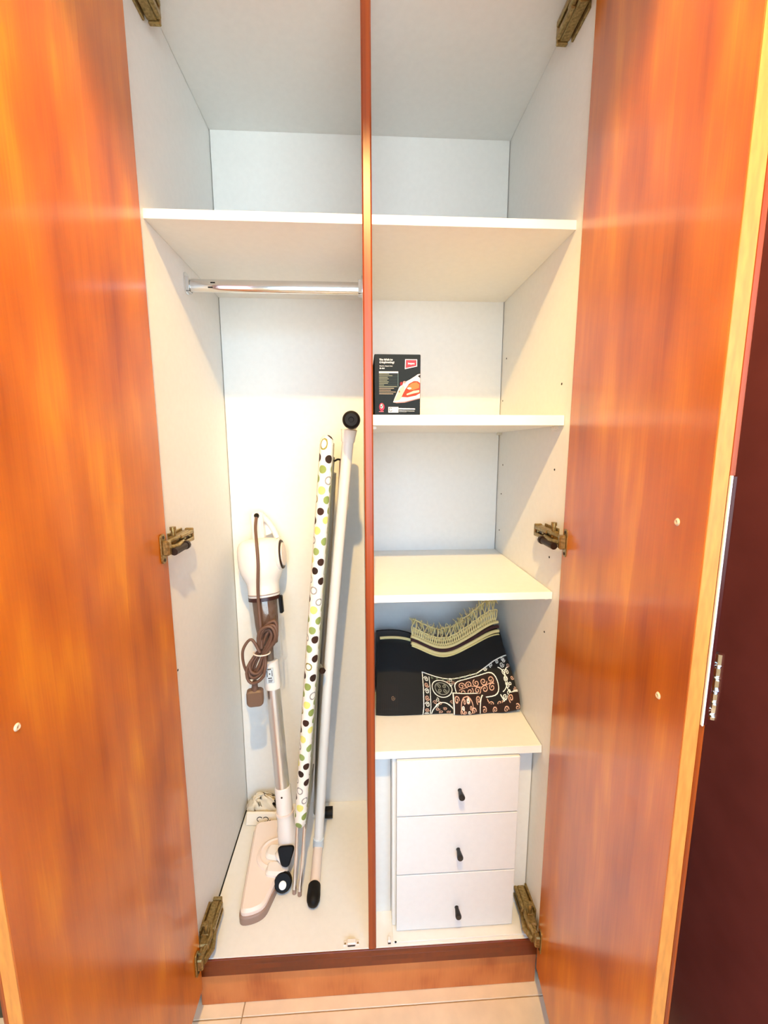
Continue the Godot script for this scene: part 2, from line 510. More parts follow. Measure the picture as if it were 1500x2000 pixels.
# ---------------------------------------------------------------- the wardrobe
func wardrobe():
	var w := thing("wardrobe", "two-door built-in wardrobe with white interior and orange-brown veneered doors standing open", "wardrobe", Vector3.ZERO)
	var D := 0.5133
	var H := 2.3866
	var sl := slab("side_panel", Vector3(-0.50, -0.05, -0.533), Vector3(-0.48, H + 0.02, 0), M.melamine, w)
	var sr := slab("side_panel", Vector3(0.48, -0.05, -0.533), Vector3(0.50, H + 0.02, 0), M.melamine, w)
	slab("back_panel", Vector3(-0.478, -0.02, -D - 0.012), Vector3(-0.0, H, -D), M.melamine, w)
	slab("back_panel", Vector3(0.004, -0.02, -D - 0.012), Vector3(0.478, H, -D), M.melamine, w)
	slab("top_panel", Vector3(-0.48, H, -0.53), Vector3(0.48, H + 0.02, -0.003), M.melamine, w)
	slab("bottom_panel", Vector3(-0.4755, -0.02, -D), Vector3(0.478, 0, -0.004), M.melamine, w)
	slab("joint_strip", Vector3(-0.4800, -0.004, -0.505), Vector3(-0.4757, -0.0012, -0.022), M.hole_dark, w, 0.0)
	var rail := slab("bottom_rail", Vector3(-0.48, -0.055, -0.02), Vector3(0.48, -0.0205, 0.0), M.rail_stain, w)
	slab("edge_trim", Vector3(-0.48, -0.021, -0.0035), Vector3(0.48, -0.0005, 0.001), M.rail_stain, rail)
	slab("plinth", Vector3(-0.49, -0.189, -0.045), Vector3(0.49, -0.055, -0.025), M.plinth_wood, w)
	var dv := slab("divider", Vector3(-0.0065, 0, -D), Vector3(0.0115, H, -0.006), M.melamine, w)
	slab("edge_trim", Vector3(-0.0080, 0, -0.006), Vector3(0.0130, H, 0.001), M.lipping, dv, 0.0035, "orange-brown wood edge strip")
	var shelves := [[-0.48, -0.0065, 1.8928, 1.9128, -0.0286], [0.0115, 0.48, 1.8928, 1.9128, -0.0286], [0.0115, 0.4785, 1.4545, 1.4788, -0.0278], [0.0115, 0.4785, 1.0102, 1.0294, -0.0354], [0.0115, 0.4785, 0.5600, 0.5821, -0.0436]]
	for s in shelves:
		var sh := slab("shelf", Vector3(s[0], s[2], -D), Vector3(s[1], s[3], s[4] - 0.001), M.shelf_white, w, 0.0008)
		slab("edge_trim", Vector3(s[0], s[2], s[4] - 0.001), Vector3(s[1], s[3], s[4]), M.edge_white, sh, 0.0004)
		if s[0] > 0 and s[2] < 1.8:
			for p in [[s[1] - 0.006, -0.062], [s[1] - 0.006, -0.495], [s[0] + 0.006, -0.062]]:
				slab("shelf_support", Vector3(p[0] - 0.006, s[2] - 0.009, p[1] - 0.009), Vector3(p[0] + 0.006, s[2], p[1] + 0.009), M.clear_film if s[2] > 1.4 else M.white_plastic, sh, 0.0015)
	# peg holes and small marks in the side panels
	var hole := lathe([Vector2(0.0, 0.0006), Vector2(0.0026, 0.0006), Vector2(0.0031, 0.0)], 12)
	for p in [[1.563, -0.492], [1.556, -0.055], [1.342, -0.465], [1.345, -0.067], [1.108, -0.476], [1.114, -0.068], [0.903, -0.072], [1.24, -0.47], [1.70, -0.47]]:
		part("peg_hole", hole, M.hole_dark, sr, Transform3D(along(Vector3.LEFT, Vector3.UP), W(0.48, p[0], p[1])))
	part("peg_hole", hole, M.hole_dark, sl, Transform3D(along(Vector3.RIGHT, Vector3.UP), W(-0.48, 0.851, -0.02)))
	# hanging rail
	var rows := []
	for x in [-0.474, -0.014]:
		var ring := []
		for k in 28:
			var f := TAU * k / 28
			ring.append(W(x, 1.834 + 0.0165 * signf(sin(f)) * pow(absf(sin(f)), 0.8), -0.245 + 0.0095 * cos(f)))
		rows.append(ring)
	var st := begin(); add_grid(st, rows, true, false); fan(st, rows[0], Vector3.LEFT); fan(st, rows[1], Vector3.RIGHT)
	var hr := part("hanging_rail", st.commit(), M.chrome, w, Transform3D())
	for s in [[-0.48, 1.0], [-0.0065, -1.0]]:
		var b := begin()
		var bt := Transform3D(Basis(Vector3(0, 0, -s[1]), Vector3.UP, Vector3(s[1], 0, 0)), W(s[0], 1.836, -0.245))
		add_prism(b, rounded([Vector2(-0.016, -0.024), Vector2(0.016, -0.024), Vector2(0.016, 0.03), Vector2(-0.016, 0.03)], 0.014), 0.0, 0.003, 0.001, bt)
		for q in [[-1, 0], [1, 0], [0, -1]]:
			add_box(b, Vector3(0.003 if q[0] else 0.022, 0.003 if q[1] else 0.036, 0.012), 0.001, bt * at(Vector3(q[0] * 0.0122, q[1] * 0.0195, 0.006)))
		part("rail_bracket", b.commit(), M.chrome, hr, Transform3D())
	for q in [-0.42, -0.413]:
		slab("rail_slot", Vector3(q, 1.826 if q < -0.415 else 1.838, -0.2365), Vector3(q + 0.012, 1.829 if q < -0.415 else 1.841, -0.2352), M.hole_dark, hr, 0.0)
	# magnetic catches on the floor panel
	for p in [[-0.057, 0.026], [0.051, 0.010]]:
		var b := begin()
		add_box(b, Vector3(p[1], 0.011, 0.014), 0.002, at(W(p[0], 0.0055, -0.017)))
		if p[1] > 0.02: add_box(b, Vector3(0.046, 0.003, 0.012), 0.001, at(W(p[0], 0.0015, -0.018)))
		var c := part("magnetic_catch", b.commit(), M.white_plastic, w, Transform3D())
		slab("catch_plate", Vector3(p[0] - p[1] * 0.4, 0.002, -0.0105), Vector3(p[0] + p[1] * 0.4, 0.006, -0.0095), M.hinge_dark, c, 0.0)
		if p[1] > 0.02:
			for s in [-0.018, 0.018]:
				part("screw", lathe([Vector2(0, 0.0012), Vector2(0.002, 0.001), Vector2(0.0026, 0)], 10), M.hinge_metal, c, at(W(p[0] + s, 0.003, -0.017)))
	part("peg_hole", hole, M.hole_dark, w, at(W(0.069, 0.004, -0.012)))
	# the doors
	door(w, Vector2(-0.467, 0.012), Vector2(-0.477, 0.510), -1.0, M.veneer_left, [[0.456, 1.035]])
	door(w, Vector2(0.472, 0.015), Vector2(0.410, 0.504), 1.0, M.veneer_right, [[0.445, 1.299], [0.442, 1.039]])
	# hinges: two at mid height, two at the foot, two at the head
	for s in [-1.0, 1.0]:
		hinge(w, s, 1.180, false)
		hinge(w, s, 0.046, true)
		hinge(w, s, 2.345, true)

func door(w: Node3D, a: Vector2, b: Vector2, s: float, m: Material, screws: Array):
	# a = inner corner by the hinge, b = inner corner of the free edge, seen from above (x, z)
	var u := Vector3(b.x - a.x, 0, b.y - a.y)
	var wd := u.length()
	u = u.normalized()
	var n := Vector3(u.z, 0, -u.x) * s            # outwards, away from the opening
	var y0 := -0.075
	var y1 := 2.42
	var basis := Basis(u, Vector3.UP, u.cross(Vector3.UP))
	var mid := Vector3(a.x, (y0 + y1) / 2 + B, a.y) + u * wd / 2
	var d := part("door", bevel_box(Vector3(wd - 0.002, y1 - y0, 0.0185), 0.001), m, w, Transform3D(basis, mid + n * 0.00925 - u * 0.001), "orange-brown veneered door, its inside facing in")
	part("edge_trim", bevel_box(Vector3(0.002, y1 - y0, 0.0185), 0.0005), M.door_edge, d, Transform3D(basis, mid + n * 0.00925 + u * (wd / 2 - 0.001)), "pale yellow wood edge")
	part("door_face", bevel_box(Vector3(wd - 0.001, y1 - y0, 0.0085), 0.0015), M.lipping, d, Transform3D(basis, mid + n * 0.0235 - u * 0.0015), "stained outer face board")
	var cap := lathe([Vector2(0.0016, 0.0), Vector2(0.0016, 0.0018), Vector2(0.0035, 0.0022), Vector2(0.0055, 0.0)], 16)
	for p in screws:
		var k: float = (p[0] - a.y) / u.z
		var at_ := Vector3(a.x, p[1] + B, a.y) + u * k
		part("screw_cap", cap, M.screw_cap, d, Transform3D(along(-n, Vector3.UP), at_))
	if s < 0:
		var sc := W(-0.4716, 1.026, 0.198)
		part("scratch", bevel_box(Vector3(0.0006, 0.0016, 0.046), 0.0002), M.screw_cap, d, Transform3D(Basis(Vector3.RIGHT, 0.13), sc))
	if s > 0:
		# long edge pull let into the outer lip, with a turned chrome grip
		var e := Vector3(b.x, 1.2015 + B, b.y)
		part("pull_plate", bevel_box(Vector3(0.004, 0.33, 0.0025), 0.0006), M.edge_white, d, Transform3D(basis, e + n * 0.0205 + u * 0.001), "bright metal strip of the edge pull")
		part("pull_body", bevel_box(Vector3(0.003, 0.33, 0.006), 0.0012), M.maroon_plastic, d, Transform3D(basis, e + n * 0.0253 - u * 0.0005), "dark red body of the edge pull")
		var g0 := Vector3(0.4585, 1.034 + B, 0.49)
		var L := 0.097
		var prof := [Vector2(0, 0), Vector2(0.0066, 0.001)]
		for q in [[0.05, 0.0066], [0.06, 0.0052], [0.08, 0.0072], [0.10, 0.0052], [0.12, 0.0066], [0.24, 0.0070], [0.25, 0.0052], [0.275, 0.0075], [0.30, 0.0052], [0.31, 0.0066], [0.40, 0.0069], [0.41, 0.0054], [0.45, 0.0076], [0.49, 0.0054], [0.50, 0.0068], [0.60, 0.0070], [0.61, 0.0052], [0.635, 0.0074], [0.66, 0.0052], [0.67, 0.0066], [0.78, 0.0069], [0.79, 0.0054], [0.82, 0.0070], [0.83, 0.0066], [0.98, 0.0068], [1.0, 0.0]]:
			prof.append(Vector2(q[1], q[0] * L))
		part("pull_grip", lathe(prof, 20), M.chrome, d, at(g0), "turned chrome grip")
		for k in [0.16, 0.84]:
			var p0: Vector3 = g0 + Vector3(0, k * L, 0)
			var foot := Vector3(a.x, p0.y, a.y) + u * (wd - 0.012) + n * 0.026
			part("pull_post", tube([p0, foot], 0.0032, 10), M.chrome, d, Transform3D())

func hinge(w: Node3D, s: float, y: float, big: bool):
	# clip-on hinge: arm along the side panel, folded links, plate on the door's inside face
	var T := Transform3D(Basis(Vector3(-s, 0, 0), Vector3.UP, Vector3(0, 0, 1)), W(s * 0.48, y, 0))
	var k := 1.3 if big else 1.0
	var q := func(x: float, yy: float, z: float) -> Vector3: return T * Vector3(x * k, yy * k, z)
	var bx := func(st: SurfaceTool, a: Vector3, b: Vector3, bev: float):
		var lo := Vector3(minf(a.x, b.x) * k, minf(a.y, b.y) * k, minf(a.z, b.z))
		var hi := Vector3(maxf(a.x, b.x) * k, maxf(a.y, b.y) * k, maxf(a.z, b.z))
		add_box(st, hi - lo, bev, Transform3D(Basis(), T * ((lo + hi) / 2.0)))
	var st := begin()
	bx.call(st, Vector3(0.0, -0.020, -0.098), Vector3(0.004, 0.020, -0.02), 0.001)       # mounting plate
	bx.call(st, Vector3(0.004, -0.014, -0.108), Vector3(0.022, 0.014, -0.014), 0.003)    # arm
	bx.call(st, Vector3(0.022, -0.014, -0.104), Vector3(0.030, -0.0045, -0.030), 0.002)  # raised flanks
	bx.call(st, Vector3(0.022, 0.0045, -0.104), Vector3(0.030, 0.014, -0.030), 0.002)
	bx.call(st, Vector3(0.006, -0.017, -0.116), Vector3(0.026, 0.017, -0.106), 0.002)    # release catch
	var h := part("hinge", st.commit(), M.hinge_metal, w, Transform3D())
	var l := begin()
	add_tube(l, [q.call(0.024, -0.004, -0.045), q.call(0.031, -0.006, 0.0), q.call(0.022, -0.004, 0.03)], 0.0065 * k, 8)
	add_tube(l, [q.call(0.018, 0.009, -0.05), q.call(0.026, 0.012, -0.012), q.call(0.018, 0.008, 0.028)], 0.005 * k, 8)
	part("hinge_link", l.commit(), M.hinge_metal, h, Transform3D())
	if big:
		var nose := begin()
		bx.call(nose, Vector3(0.006, -0.015, -0.016), Vector3(0.028, 0.015, 0.012), 0.004)
		bx.call(nose, Vector3(0.010, -0.011, 0.008), Vector3(0.024, 0.013, 0.030), 0.004)
		part("hinge_knuckle", nose.commit(), M.hinge_metal, h, Transform3D())
	var ro := begin()
	if not big: add_tube(ro, [q.call(0.034, -0.013, -0.034), q.call(0.034, -0.014, 0.026)], 0.0085 * k, 12)
	if not big: add_tube(ro, [q.call(0.034, -0.013, -0.046), q.call(0.034, -0.013, -0.037)], 0.0105 * k, 12)
	if not big: part("hinge_roller", ro.commit(), M.hinge_dark, h, Transform3D(), "dark pivot roller")
	var sc := begin()
	add_tube(sc, [q.call(0.014, 0.012, -0.022), q.call(0.014, 0.030, -0.022)], 0.0052, 10)
	add_tube(sc, [q.call(0.014, 0.028, -0.022), q.call(0.014, 0.036, -0.022)], 0.0072, 10)
	part("adjusting_screw", sc.commit(), M.hinge_metal, h, Transform3D())
	var slot := begin()
	bx.call(slot, Vector3(0.0215, -0.0045, -0.100), Vector3(0.0226, 0.0045, -0.034), 0.0)
	part("arm_slot", slot.commit(), M.hinge_dark, h, Transform3D())
	for z in [-0.092, -0.062]:
		part("screw", lathe([Vector2(0, 0.003), Vector2(0.0034, 0.0026), Vector2(0.0044, 0)], 10), M.hinge_metal, h, Transform3D(along(T.basis.x, Vector3.UP), q.call(0.0226, 0.0, z)))
	var pl := begin()
	var face := 0.0135 if s < 0 else 0.0095
	var pt := Transform3D(Basis(Vector3(0, 0, 1), Vector3.UP, Vector3(-s, 0, 0)).orthonormalized(), T * Vector3(face, -0.004, 0.036))
	if s > 0: pt.basis = Basis(Vector3.UP, -0.1265) * pt.basis
	add_prism(pl, rounded(rect(0.022, 0.068), 0.010), 0.0, 0.0035, 0.001, pt)
	add_box(pl, Vector3(0.016, 0.034, 0.016), 0.003, pt * at(Vector3(0.0, 0.002, 0.010)))
	part("hinge_plate", pl.commit(), M.hinge_metal, h, Transform3D())
	for yy in [-0.026, 0.026]:
		part("screw", lathe([Vector2(0, 0.0016), Vector2(0.003, 0.0014), Vector2(0.004, 0)], 10), M.hinge_dark, h, Transform3D(along(pt.basis.z, Vector3.UP), pt * Vector3(0, yy, 0.0035)))

# ---------------------------------------------------------------- drawer unit
func drawers():
	var u := thing("drawer_unit", "low white three-drawer unit with black knobs under the lowest shelf", "drawers", W(0.25, 0.0, -0.25))
	slab("side_panel", Vector3(0.062, 0.006, -0.47), Vector3(0.074, 0.556, -0.054), M.melamine, u)
	slab("side_panel", Vector3(0.411, 0.006, -0.47), Vector3(0.423, 0.556, -0.054), M.melamine, u)
	slab("top_panel", Vector3(0.074, 0.544, -0.47), Vector3(0.411, 0.556, -0.056), M.melamine, u)
	slab("back_filler", Vector3(0.0125, 0.0, -0.112), Vector3(0.061, 0.5595, -0.098), M.melamine, u, 0.0008, "narrow filler strip beside the drawers")
	slab("back_filler", Vector3(0.424, 0.0, -0.112), Vector3(0.4775, 0.5595, -0.098), M.melamine, u, 0.0008, "narrow filler strip beside the drawers")
	slab("base_board", Vector3(0.062, 0.0, -0.47), Vector3(0.4775, 0.004, -0.012), M.melamine, u, 0.0008)
	var knob := lathe([Vector2(0.0, 0.0), Vector2(0.006, 0.0), Vector2(0.0055, 0.004), Vector2(0.0065, 0.010), Vector2(0.0085, 0.022), Vector2(0.0088, 0.026), Vector2(0.0078, 0.0285), Vector2(0.0, 0.0288)], 20)
	for d in [[0.3855, 0.5560, 0.460], [0.1965, 0.3815, 0.271], [0.0070, 0.1925, 0.077]]:
		var f := slab("drawer", Vector3(0.0735, d[0], -0.053), Vector3(0.4165, d[1], -0.037), M.drawer_white, u, 0.001)
		part("knob", knob, M.knob_black, f, Transform3D(along(Vector3.BACK, Vector3.RIGHT), W(0.2490, d[2], -0.037)), "black tapered knob")

# ---------------------------------------------------------------- carton of an iron
func iron_carton():
	var w := 0.109
	var h := 0.139
	var c := W(0.0722, 1.4788 + h / 2, -0.033)
	var t := thing("iron_carton", "small black printed carton showing a steam iron, on the upper right shelf", "box", W(0.0722, 1.4788, -0.11))
	var body := mat("carton_black", Color(0.07, 0.085, 0.09), 0.5, 0.0, 0.3)
	part("carton", bevel_box(Vector3(w, h, 0.15), 0.0015), body, t, at(c + Vector3(0, 0, -0.0755)))
	# printed front
	var im := Image.create_empty(512, 654, false, Image.FORMAT_RGB8)
	im.fill(Color(0.08, 0.10, 0.105))
	var ws := Color(0.93, 0.92, 0.91)
	var k := func(x: float, y: float) -> Vector2: return Vector2((x - 288.0) / 652.0 * 512.0, (y - 190.0) / 855.0 * 654.0)
	im.fill_rect(Rect2i(47, 182, 217, 18), ws)
	var lw := [0.52, 0.70, 0.45, 0.50, 0.42, 0.50, 0.46, 0.25, 0.95]
	for i in 9:
		stroke(im, [k.call(352, 466 + 22 * i), k.call(352 + 265 * lw[i], 466 + 22 * i)], 5, Color(0.62, 0.62, 0.52))
		stroke(im, [k.call(352, 476 + 22 * i), k.call(622, 476 + 22 * i)], 1, Color(0.45, 0.55, 0.56))
	stroke(im, [k.call(622, 450), k.call(622, 650)], 2, Color(0.6, 0.75, 0.76))
	for i in 4: stroke(im, [k.call(354, 668 + 26 * i), k.call([560, 515, 585, 550][i], 668 + 26 * i)], 6, Color(0.75, 0.66, 0.56))
	# the pictured iron
	var pt := func(a: Array) -> Array:
		var o := []
		for q in a: o.append(k.call(q[0], q[1]))
		return o
	fill_poly(im, pt.call([[550, 868], [572, 810], [640, 650], [700, 590], [800, 535], [870, 490], [905, 465], [942, 458], [942, 800], [880, 825], [720, 862]]), Color(0.93, 0.86, 0.83))
	fill_poly(im, pt.call([[555, 870], [720, 856], [942, 800], [942, 812], [720, 872], [600, 880]]), Color(0.62, 0.46, 0.44))
	fill_poly(im, pt.call([[562, 850], [600, 775], [650, 670], [700, 620], [720, 660], [690, 780], [640, 838]]), Color(0.96, 0.74, 0.62))
	fill_poly(im, pt.call([[672, 790], [720, 690], [780, 600], [850, 560], [905, 562], [942, 590], [942, 735], [880, 770], [760, 795]]), Color(0.72, 0.22, 0.13))
	fill_poly(im, pt.call([[760, 640], [820, 590], [890, 575], [930, 610], [925, 660], [840, 690], [780, 690]]), Color(0.90, 0.45, 0.24))
	fill_poly(im, pt.call([[745, 745], [850, 700], [930, 690], [930, 720], [840, 740], [750, 765]]), Color(0.97, 0.80, 0.66))
	disc(im, k.call(785, 665), Vector2(24, 11), Color(0.97, 0.90, 0.84))
	disc(im, k.call(670, 600), Vector2(16, 20), Color(0.55, 0.12, 0.14))
	disc(im, k.call(715, 580), Vector2(18, 13), Color(0.90, 0.55, 0.52))
	disc(im, k.call(640, 712), Vector2(9, 12), Color(0.86, 0.45, 0.36))
	fill_poly(im, pt.call([[905, 490], [942, 470], [942, 520]]), Color(0.12, 0.08, 0.09))
	# seal, white label, small lines
	disc(im, k.call(387, 935), Vector2(29, 44), Color(0.88, 0.20, 0.30))
	disc(im, k.call(384, 925), Vector2(15, 24), Color(0.95, 0.90, 0.92))
	stroke(im, [k.call(368, 922), k.call(382, 942), k.call(405, 890)], 7, Color(0.20, 0.40, 0.25))
	stroke(im, [k.call(350, 1003), k.call(410, 1003)], 7, Color(0.85, 0.45, 0.5))
	fill_poly(im, pt.call([[482, 935], [628, 935], [628, 1015], [482, 1015]]), ws)
	stroke(im, arc(k.call(515, 975), Vector2(17, 19), 0.5, 5.6), 6, Color(0.3, 0.3, 0.3))
	fill_poly(im, pt.call([[632, 950], [870, 955], [870, 972], [632, 970]]), ws)
	stroke(im, [k.call(640, 990), k.call(860, 995)], 5, ws)
	stroke(im, [k.call(640, 1006), k.call(745, 1009)], 3, Color(0.7, 0.7, 0.7))
	var fm := mat("carton_print", Color.WHITE, 0.5, 0.0, 0.3)
	fm.albedo_texture = tex(im)
	var st := begin()
	var f := [Vector3(-w / 2 + 0.001, -h / 2 + 0.001, 0), Vector3(w / 2 - 0.001, -h / 2 + 0.001, 0), Vector3(w / 2 - 0.001, h / 2 - 0.001, 0), Vector3(-w / 2 + 0.001, h / 2 - 0.001, 0)]
	tri(st, f[0], f[1], f[2], Vector3.BACK, null, null, null, Vector2(0, 1), Vector2(1, 1), Vector2(1, 0))
	tri(st, f[0], f[2], f[3], Vector3.BACK, null, null, null, Vector2(0, 1), Vector2(1, 0), Vector2(0, 0))
	var front := part("printed_front", st.commit(), fm, t, at(c))
	var px := func(x: float, y: float) -> Vector3: return c + Vector3((x - 615.0) / 652.0 * w, -(y - 617.0) / 855.0 * h, 0.0004)
	# logo: red plate with a white border and the word in it
	var plate := PackedVector2Array()
	for q in [[722, 260], [890, 260], [890, 358], [718, 395]]: plate.append(Vector2((q[0] - 615.0) / 652.0 * w, -(q[1] - 617.0) / 855.0 * h))
	part("logo_border", prism(plate, 0.0, 0.0005), M.print_white, front, at(c))
	var inner := PackedVector2Array()
	for q in [[731, 269], [882, 269], [882, 350], [727, 383]]: inner.append(Vector2((q[0] - 615.0) / 652.0 * w, -(q[1] - 617.0) / 855.0 * h))
	part("logo_plate", prism(inner, 0.0, 0.0007), M.print_red, front, at(c))
	for e in [["impex", 806, 319, 0.0040, 0.0009, false], ["The Wish to", 452, 268, 0.0042, 0.0003, true], ["CrispIroning!", 464, 305, 0.0042, 0.0003, true], ["Electric Steam Iron", 452, 356, 0.0027, 0.0003, false], ["IB 404", 396, 388, 0.0030, 0.0003, true]]:
		part("printed_text", text_mesh(e[0], e[3], e[5] or e[0] == "impex"), M.print_white, front, at(px.call(e[1], e[2]) + Vector3(0, 0, e[4])))

# ---------------------------------------------------------------- folded rug
func rug():
	var t := thing("folded_rug", "folded black rug with silver scroll pattern and yellow fringe on the lowest shelf", "rug", W(0.25, 0.5821, -0.33))
	var im := Image.create_empty(1024, 512, false, Image.FORMAT_RGB8)
	im.fill(Color(0.045, 0.055, 0.06))
	var fib := noise_at(77, 0.4, 2)
	for y in 512:
		for x in 1024:
			var f := 0.012 * fib.get_noise_2d(x * 1.5, y * 0.5)
			im.set_pixel(x, y, Color(0.045 + f, 0.055 + f, 0.06 + f))
	var wh := Color(0.92, 0.93, 0.90)
	var pk := Color(0.82, 0.66, 0.57)
	var br := Color(0.14, 0.06, 0.04)
	var rd := Color(0.16, 0.10, 0.08)
	# faint brown weave on the plain end
	for i in 9: stroke(im, [Vector2(40 + i * 14, 300), Vector2(36 + i * 14, 480)], 2, rd)
	stroke(im, curl(Vector2(118, 372), 14, 0.0, 1.4), 3, Color(0.5, 0.4, 0.32))
	# patterned field from x 330 to 1024, top edge about row 205
	fill_poly(im, [Vector2(332, 200), Vector2(1024, 176), Vector2(1024, 512), Vector2(322, 512)], Color(0.05, 0.05, 0.05))
	stroke(im, [Vector2(334, 512), Vector2(348, 204), Vector2(560, 222), Vector2(760, 226), Vector2(900, 190), Vector2(1024, 172)], 6, wh)
	stroke(im, [Vector2(386, 512), Vector2(398, 226)], 5, wh)
	for i in 7:
		var y := 246.0 + i * 40.0
		stroke(im, curl(Vector2(372 - i * 1.5, y), 17, 0.4 if i % 2 else 3.4, 1.5), 4, pk if i % 2 else wh)
	stroke(im, arc(Vector2(485, 296), Vector2(74, 60), 0, TAU, 40), 5, wh)
	stroke(im, arc(Vector2(485, 296), Vector2(52, 42), 0, TAU, 36), 4, Color(0.6, 0.62, 0.58))
	for i in 4:
		stroke(im, curl(Vector2(485 + 26 * cos(i * PI / 2 + 0.7), 296 + 22 * sin(i * PI / 2 + 0.7)), 15, i * 1.6, 1.3), 3, Color(0.62, 0.64, 0.58))
	# long cartouche with scrolls
	fill_poly(im, rounded([Vector2(575, 246), Vector2(890, 240), Vector2(900, 385), Vector2(590, 372)], 62), br)
	stroke(im, Array(rounded([Vector2(575, 246), Vector2(890, 240), Vector2(900, 385), Vector2(590, 372)], 62)), 6, wh)
	for i in 5:
		for j in 2:
			stroke(im, curl(Vector2(632 + i * 54, 286 + j * 46), 25, (0.2 + j * PI + i * 2.1), 1.35 if i % 2 else -1.35), 5, pk)
	stroke(im, [Vector2(610, 312), Vector2(690, 296), Vector2(770, 318), Vector2(860, 300)], 4, pk)
	# corner figures between the cartouches
	for c in [Vector2(565, 390), Vector2(560, 250), Vector2(440, 392)]:
		for i in 4: stroke(im, curl(c + Vector2(cos(i * 1.57), sin(i * 1.57)) * 18, 14, i * 1.57, 1.2), 3, wh if i % 2 else pk)
	stroke(im, arc(Vector2(905, 300), Vector2(62, 74), -1.2, 1.3), 5, wh)
	stroke(im, arc(Vector2(1010, 320), Vector2(58, 80), 1.8, 4.6), 5, wh)
	for i in 5: stroke(im, curl(Vector2(962, 222 + i * 40), 17, i * 1.3, 1.4), 4, wh)
	for i in 4: stroke(im, curl(Vector2(830 + i * 50, 214 - i * 8), 14, i * 2.0, 1.3), 4, wh)
	for i in 4:
		stroke(im, curl(Vector2(700 + i * 62, 432), 22, i * 1.9, 1.3), 5, pk)
		stroke(im, curl(Vector2(672 + i * 62, 476), 17, i * 2.4 + 1.0, -1.3), 4, wh)
	for i in 6:
		stroke(im, curl(Vector2(930 + (i % 2) * 60, 400 + i * 18), 18, i * 1.7, 1.35), 5, pk if i % 2 else wh)
		stroke(im, curl(Vector2(985 + (i % 2) * 26, 200 + i * 34), 13, i * 2.2, 1.2), 4, pk if i % 2 else wh)
	stroke(im, [Vector2(900, 385), Vector2(940, 470), Vector2(1024, 440)], 6, wh)
	for i in 9: stroke(im, curl(Vector2(420 + i * 42, 226), 9, i * 2.3, 1.2), 3, Color(0.45, 0.52, 0.42))
	stroke(im, arc(Vector2(480, 500), Vector2(84, 110), PI, TAU, 30), 6, wh)
	for i in 4: stroke(im, curl(Vector2(440 + i * 26, 440 + (i % 2) * 30), 16, i * 1.9, 1.3), 4, pk)
	for i in 3: stroke(im, curl(Vector2(600 + i * 60, 440), 18, i * 2.2, 1.3), 4, pk)
	var rm := mat("rug_pile", Color.WHITE, 0.9)
	rm.albedo_texture = tex(im); rm.rim_enabled = true; rm.rim = 0.15
	# the folded body: profile front (bottom to top), over the top, down the back
	var nx := 36
	var prof := [[0.0, 0.000, 0.0], [0.06, -0.004, 0.006], [0.18, 0.0, 0.03], [0.40, 0.028, 0.085], [0.62, 0.062, 0.130], [0.80, 0.094, 0.162], [0.93, 0.118, 0.180], [1.0, 0.135, 0.186], [1.05, 0.17, 0.184], [1.1, 0.23, 0.176], [1.15, 0.280, 0.158], [1.2, 0.288, 0.08], [1.25, 0.285, 0.0]]
	var rows := []
	var uvs := []
	var top_line := []
	for p in prof:
		var row := []
		var uv := []
		for i in nx + 1:
			var f := float(i) / nx
			var xl := lerpf(0.022, 0.034, minf(p[0], 1.0))
			var xr := lerpf(0.466, 0.452, minf(p[0], 1.0)) + 0.006 * sin(p[0] * 6.0)
			var round_end := 1.0 - pow(absf(f * 2.0 - 1.0), 9.0) * 0.25
			var sag := 1.0 - 0.30 * exp(-pow((f - 0.52) / 0.23, 2.0)) + 0.10 * smoothstep(0.75, 1.0, f)
			var y: float = p[2] * sag * (0.9 + 0.1 * round_end)
			if p[0] < 0.3: y += 0.018 * smoothstep(0.70, 1.0, f) * (1.0 - p[0] * 2.0) * smoothstep(0.0, 0.06, p[0])
			var z: float = -0.198 - p[1] - (1.0 - round_end) * 0.02 + 0.006 * sin(f * 9.0 + p[0] * 2.0) * minf(1.0, p[0] + 0.2)
			row.append(W(lerpf(xl, xr, f), 0.583 + y, z))
			uv.append(Vector2(f, 1.0 - minf(p[0], 1.0) * 1.0))
		rows.append(row); uvs.append(uv)
		if p[0] == 1.0: top_line = row
	var st := begin()
	var cen := W(0.25, 0.62, -0.36)
	add_grid(st, rows, false, false, Vector3(0, 0.35, 1.0), uvs)
	for e in [0, nx]:
		var ring := []
		for r in rows: ring.append(r[e])
		fan(st, ring, Vector3.LEFT if e == 0 else Vector3.RIGHT)
	part("folded_body", st.commit(), rm, t, Transform3D())
	# the second fold lying in front at the lower right, with its own border
	var im2 := Image.create_empty(512, 128, false, Image.FORMAT_RGB8)
	im2.fill(br)
	stroke(im2, [Vector2(4, 126), Vector2(6, 6), Vector2(250, 8), Vector2(508, 5)], 9, wh)
	stroke(im2, arc(Vector2(265, 90), Vector2(60, 78), PI * 0.75, PI * 1.5), 6, wh)
	stroke(im2, [Vector2(262, 14), Vector2(505, 16)], 6, wh)
	stroke(im2, arc(Vector2(105, 72), Vector2(46, 44), 0, TAU, 30), 5, pk)
	for i in 12: stroke(im2, curl(Vector2(30 + i * 42, 44 + (i % 2) * 46), 19, i * 2.1, 1.3 if i % 3 else -1.2), 5, pk)
	for i in 6: stroke(im2, curl(Vector2(105 + 30 * cos(i), 72 + 28 * sin(i)), 11, i * 1.0, 1.2), 4, wh if i % 2 else pk)
	var rm2 := mat("rug_pile_fold", Color.WHITE, 0.9)
	rm2.albedo_texture = tex(im2)
	var fr := []
	var fu := []
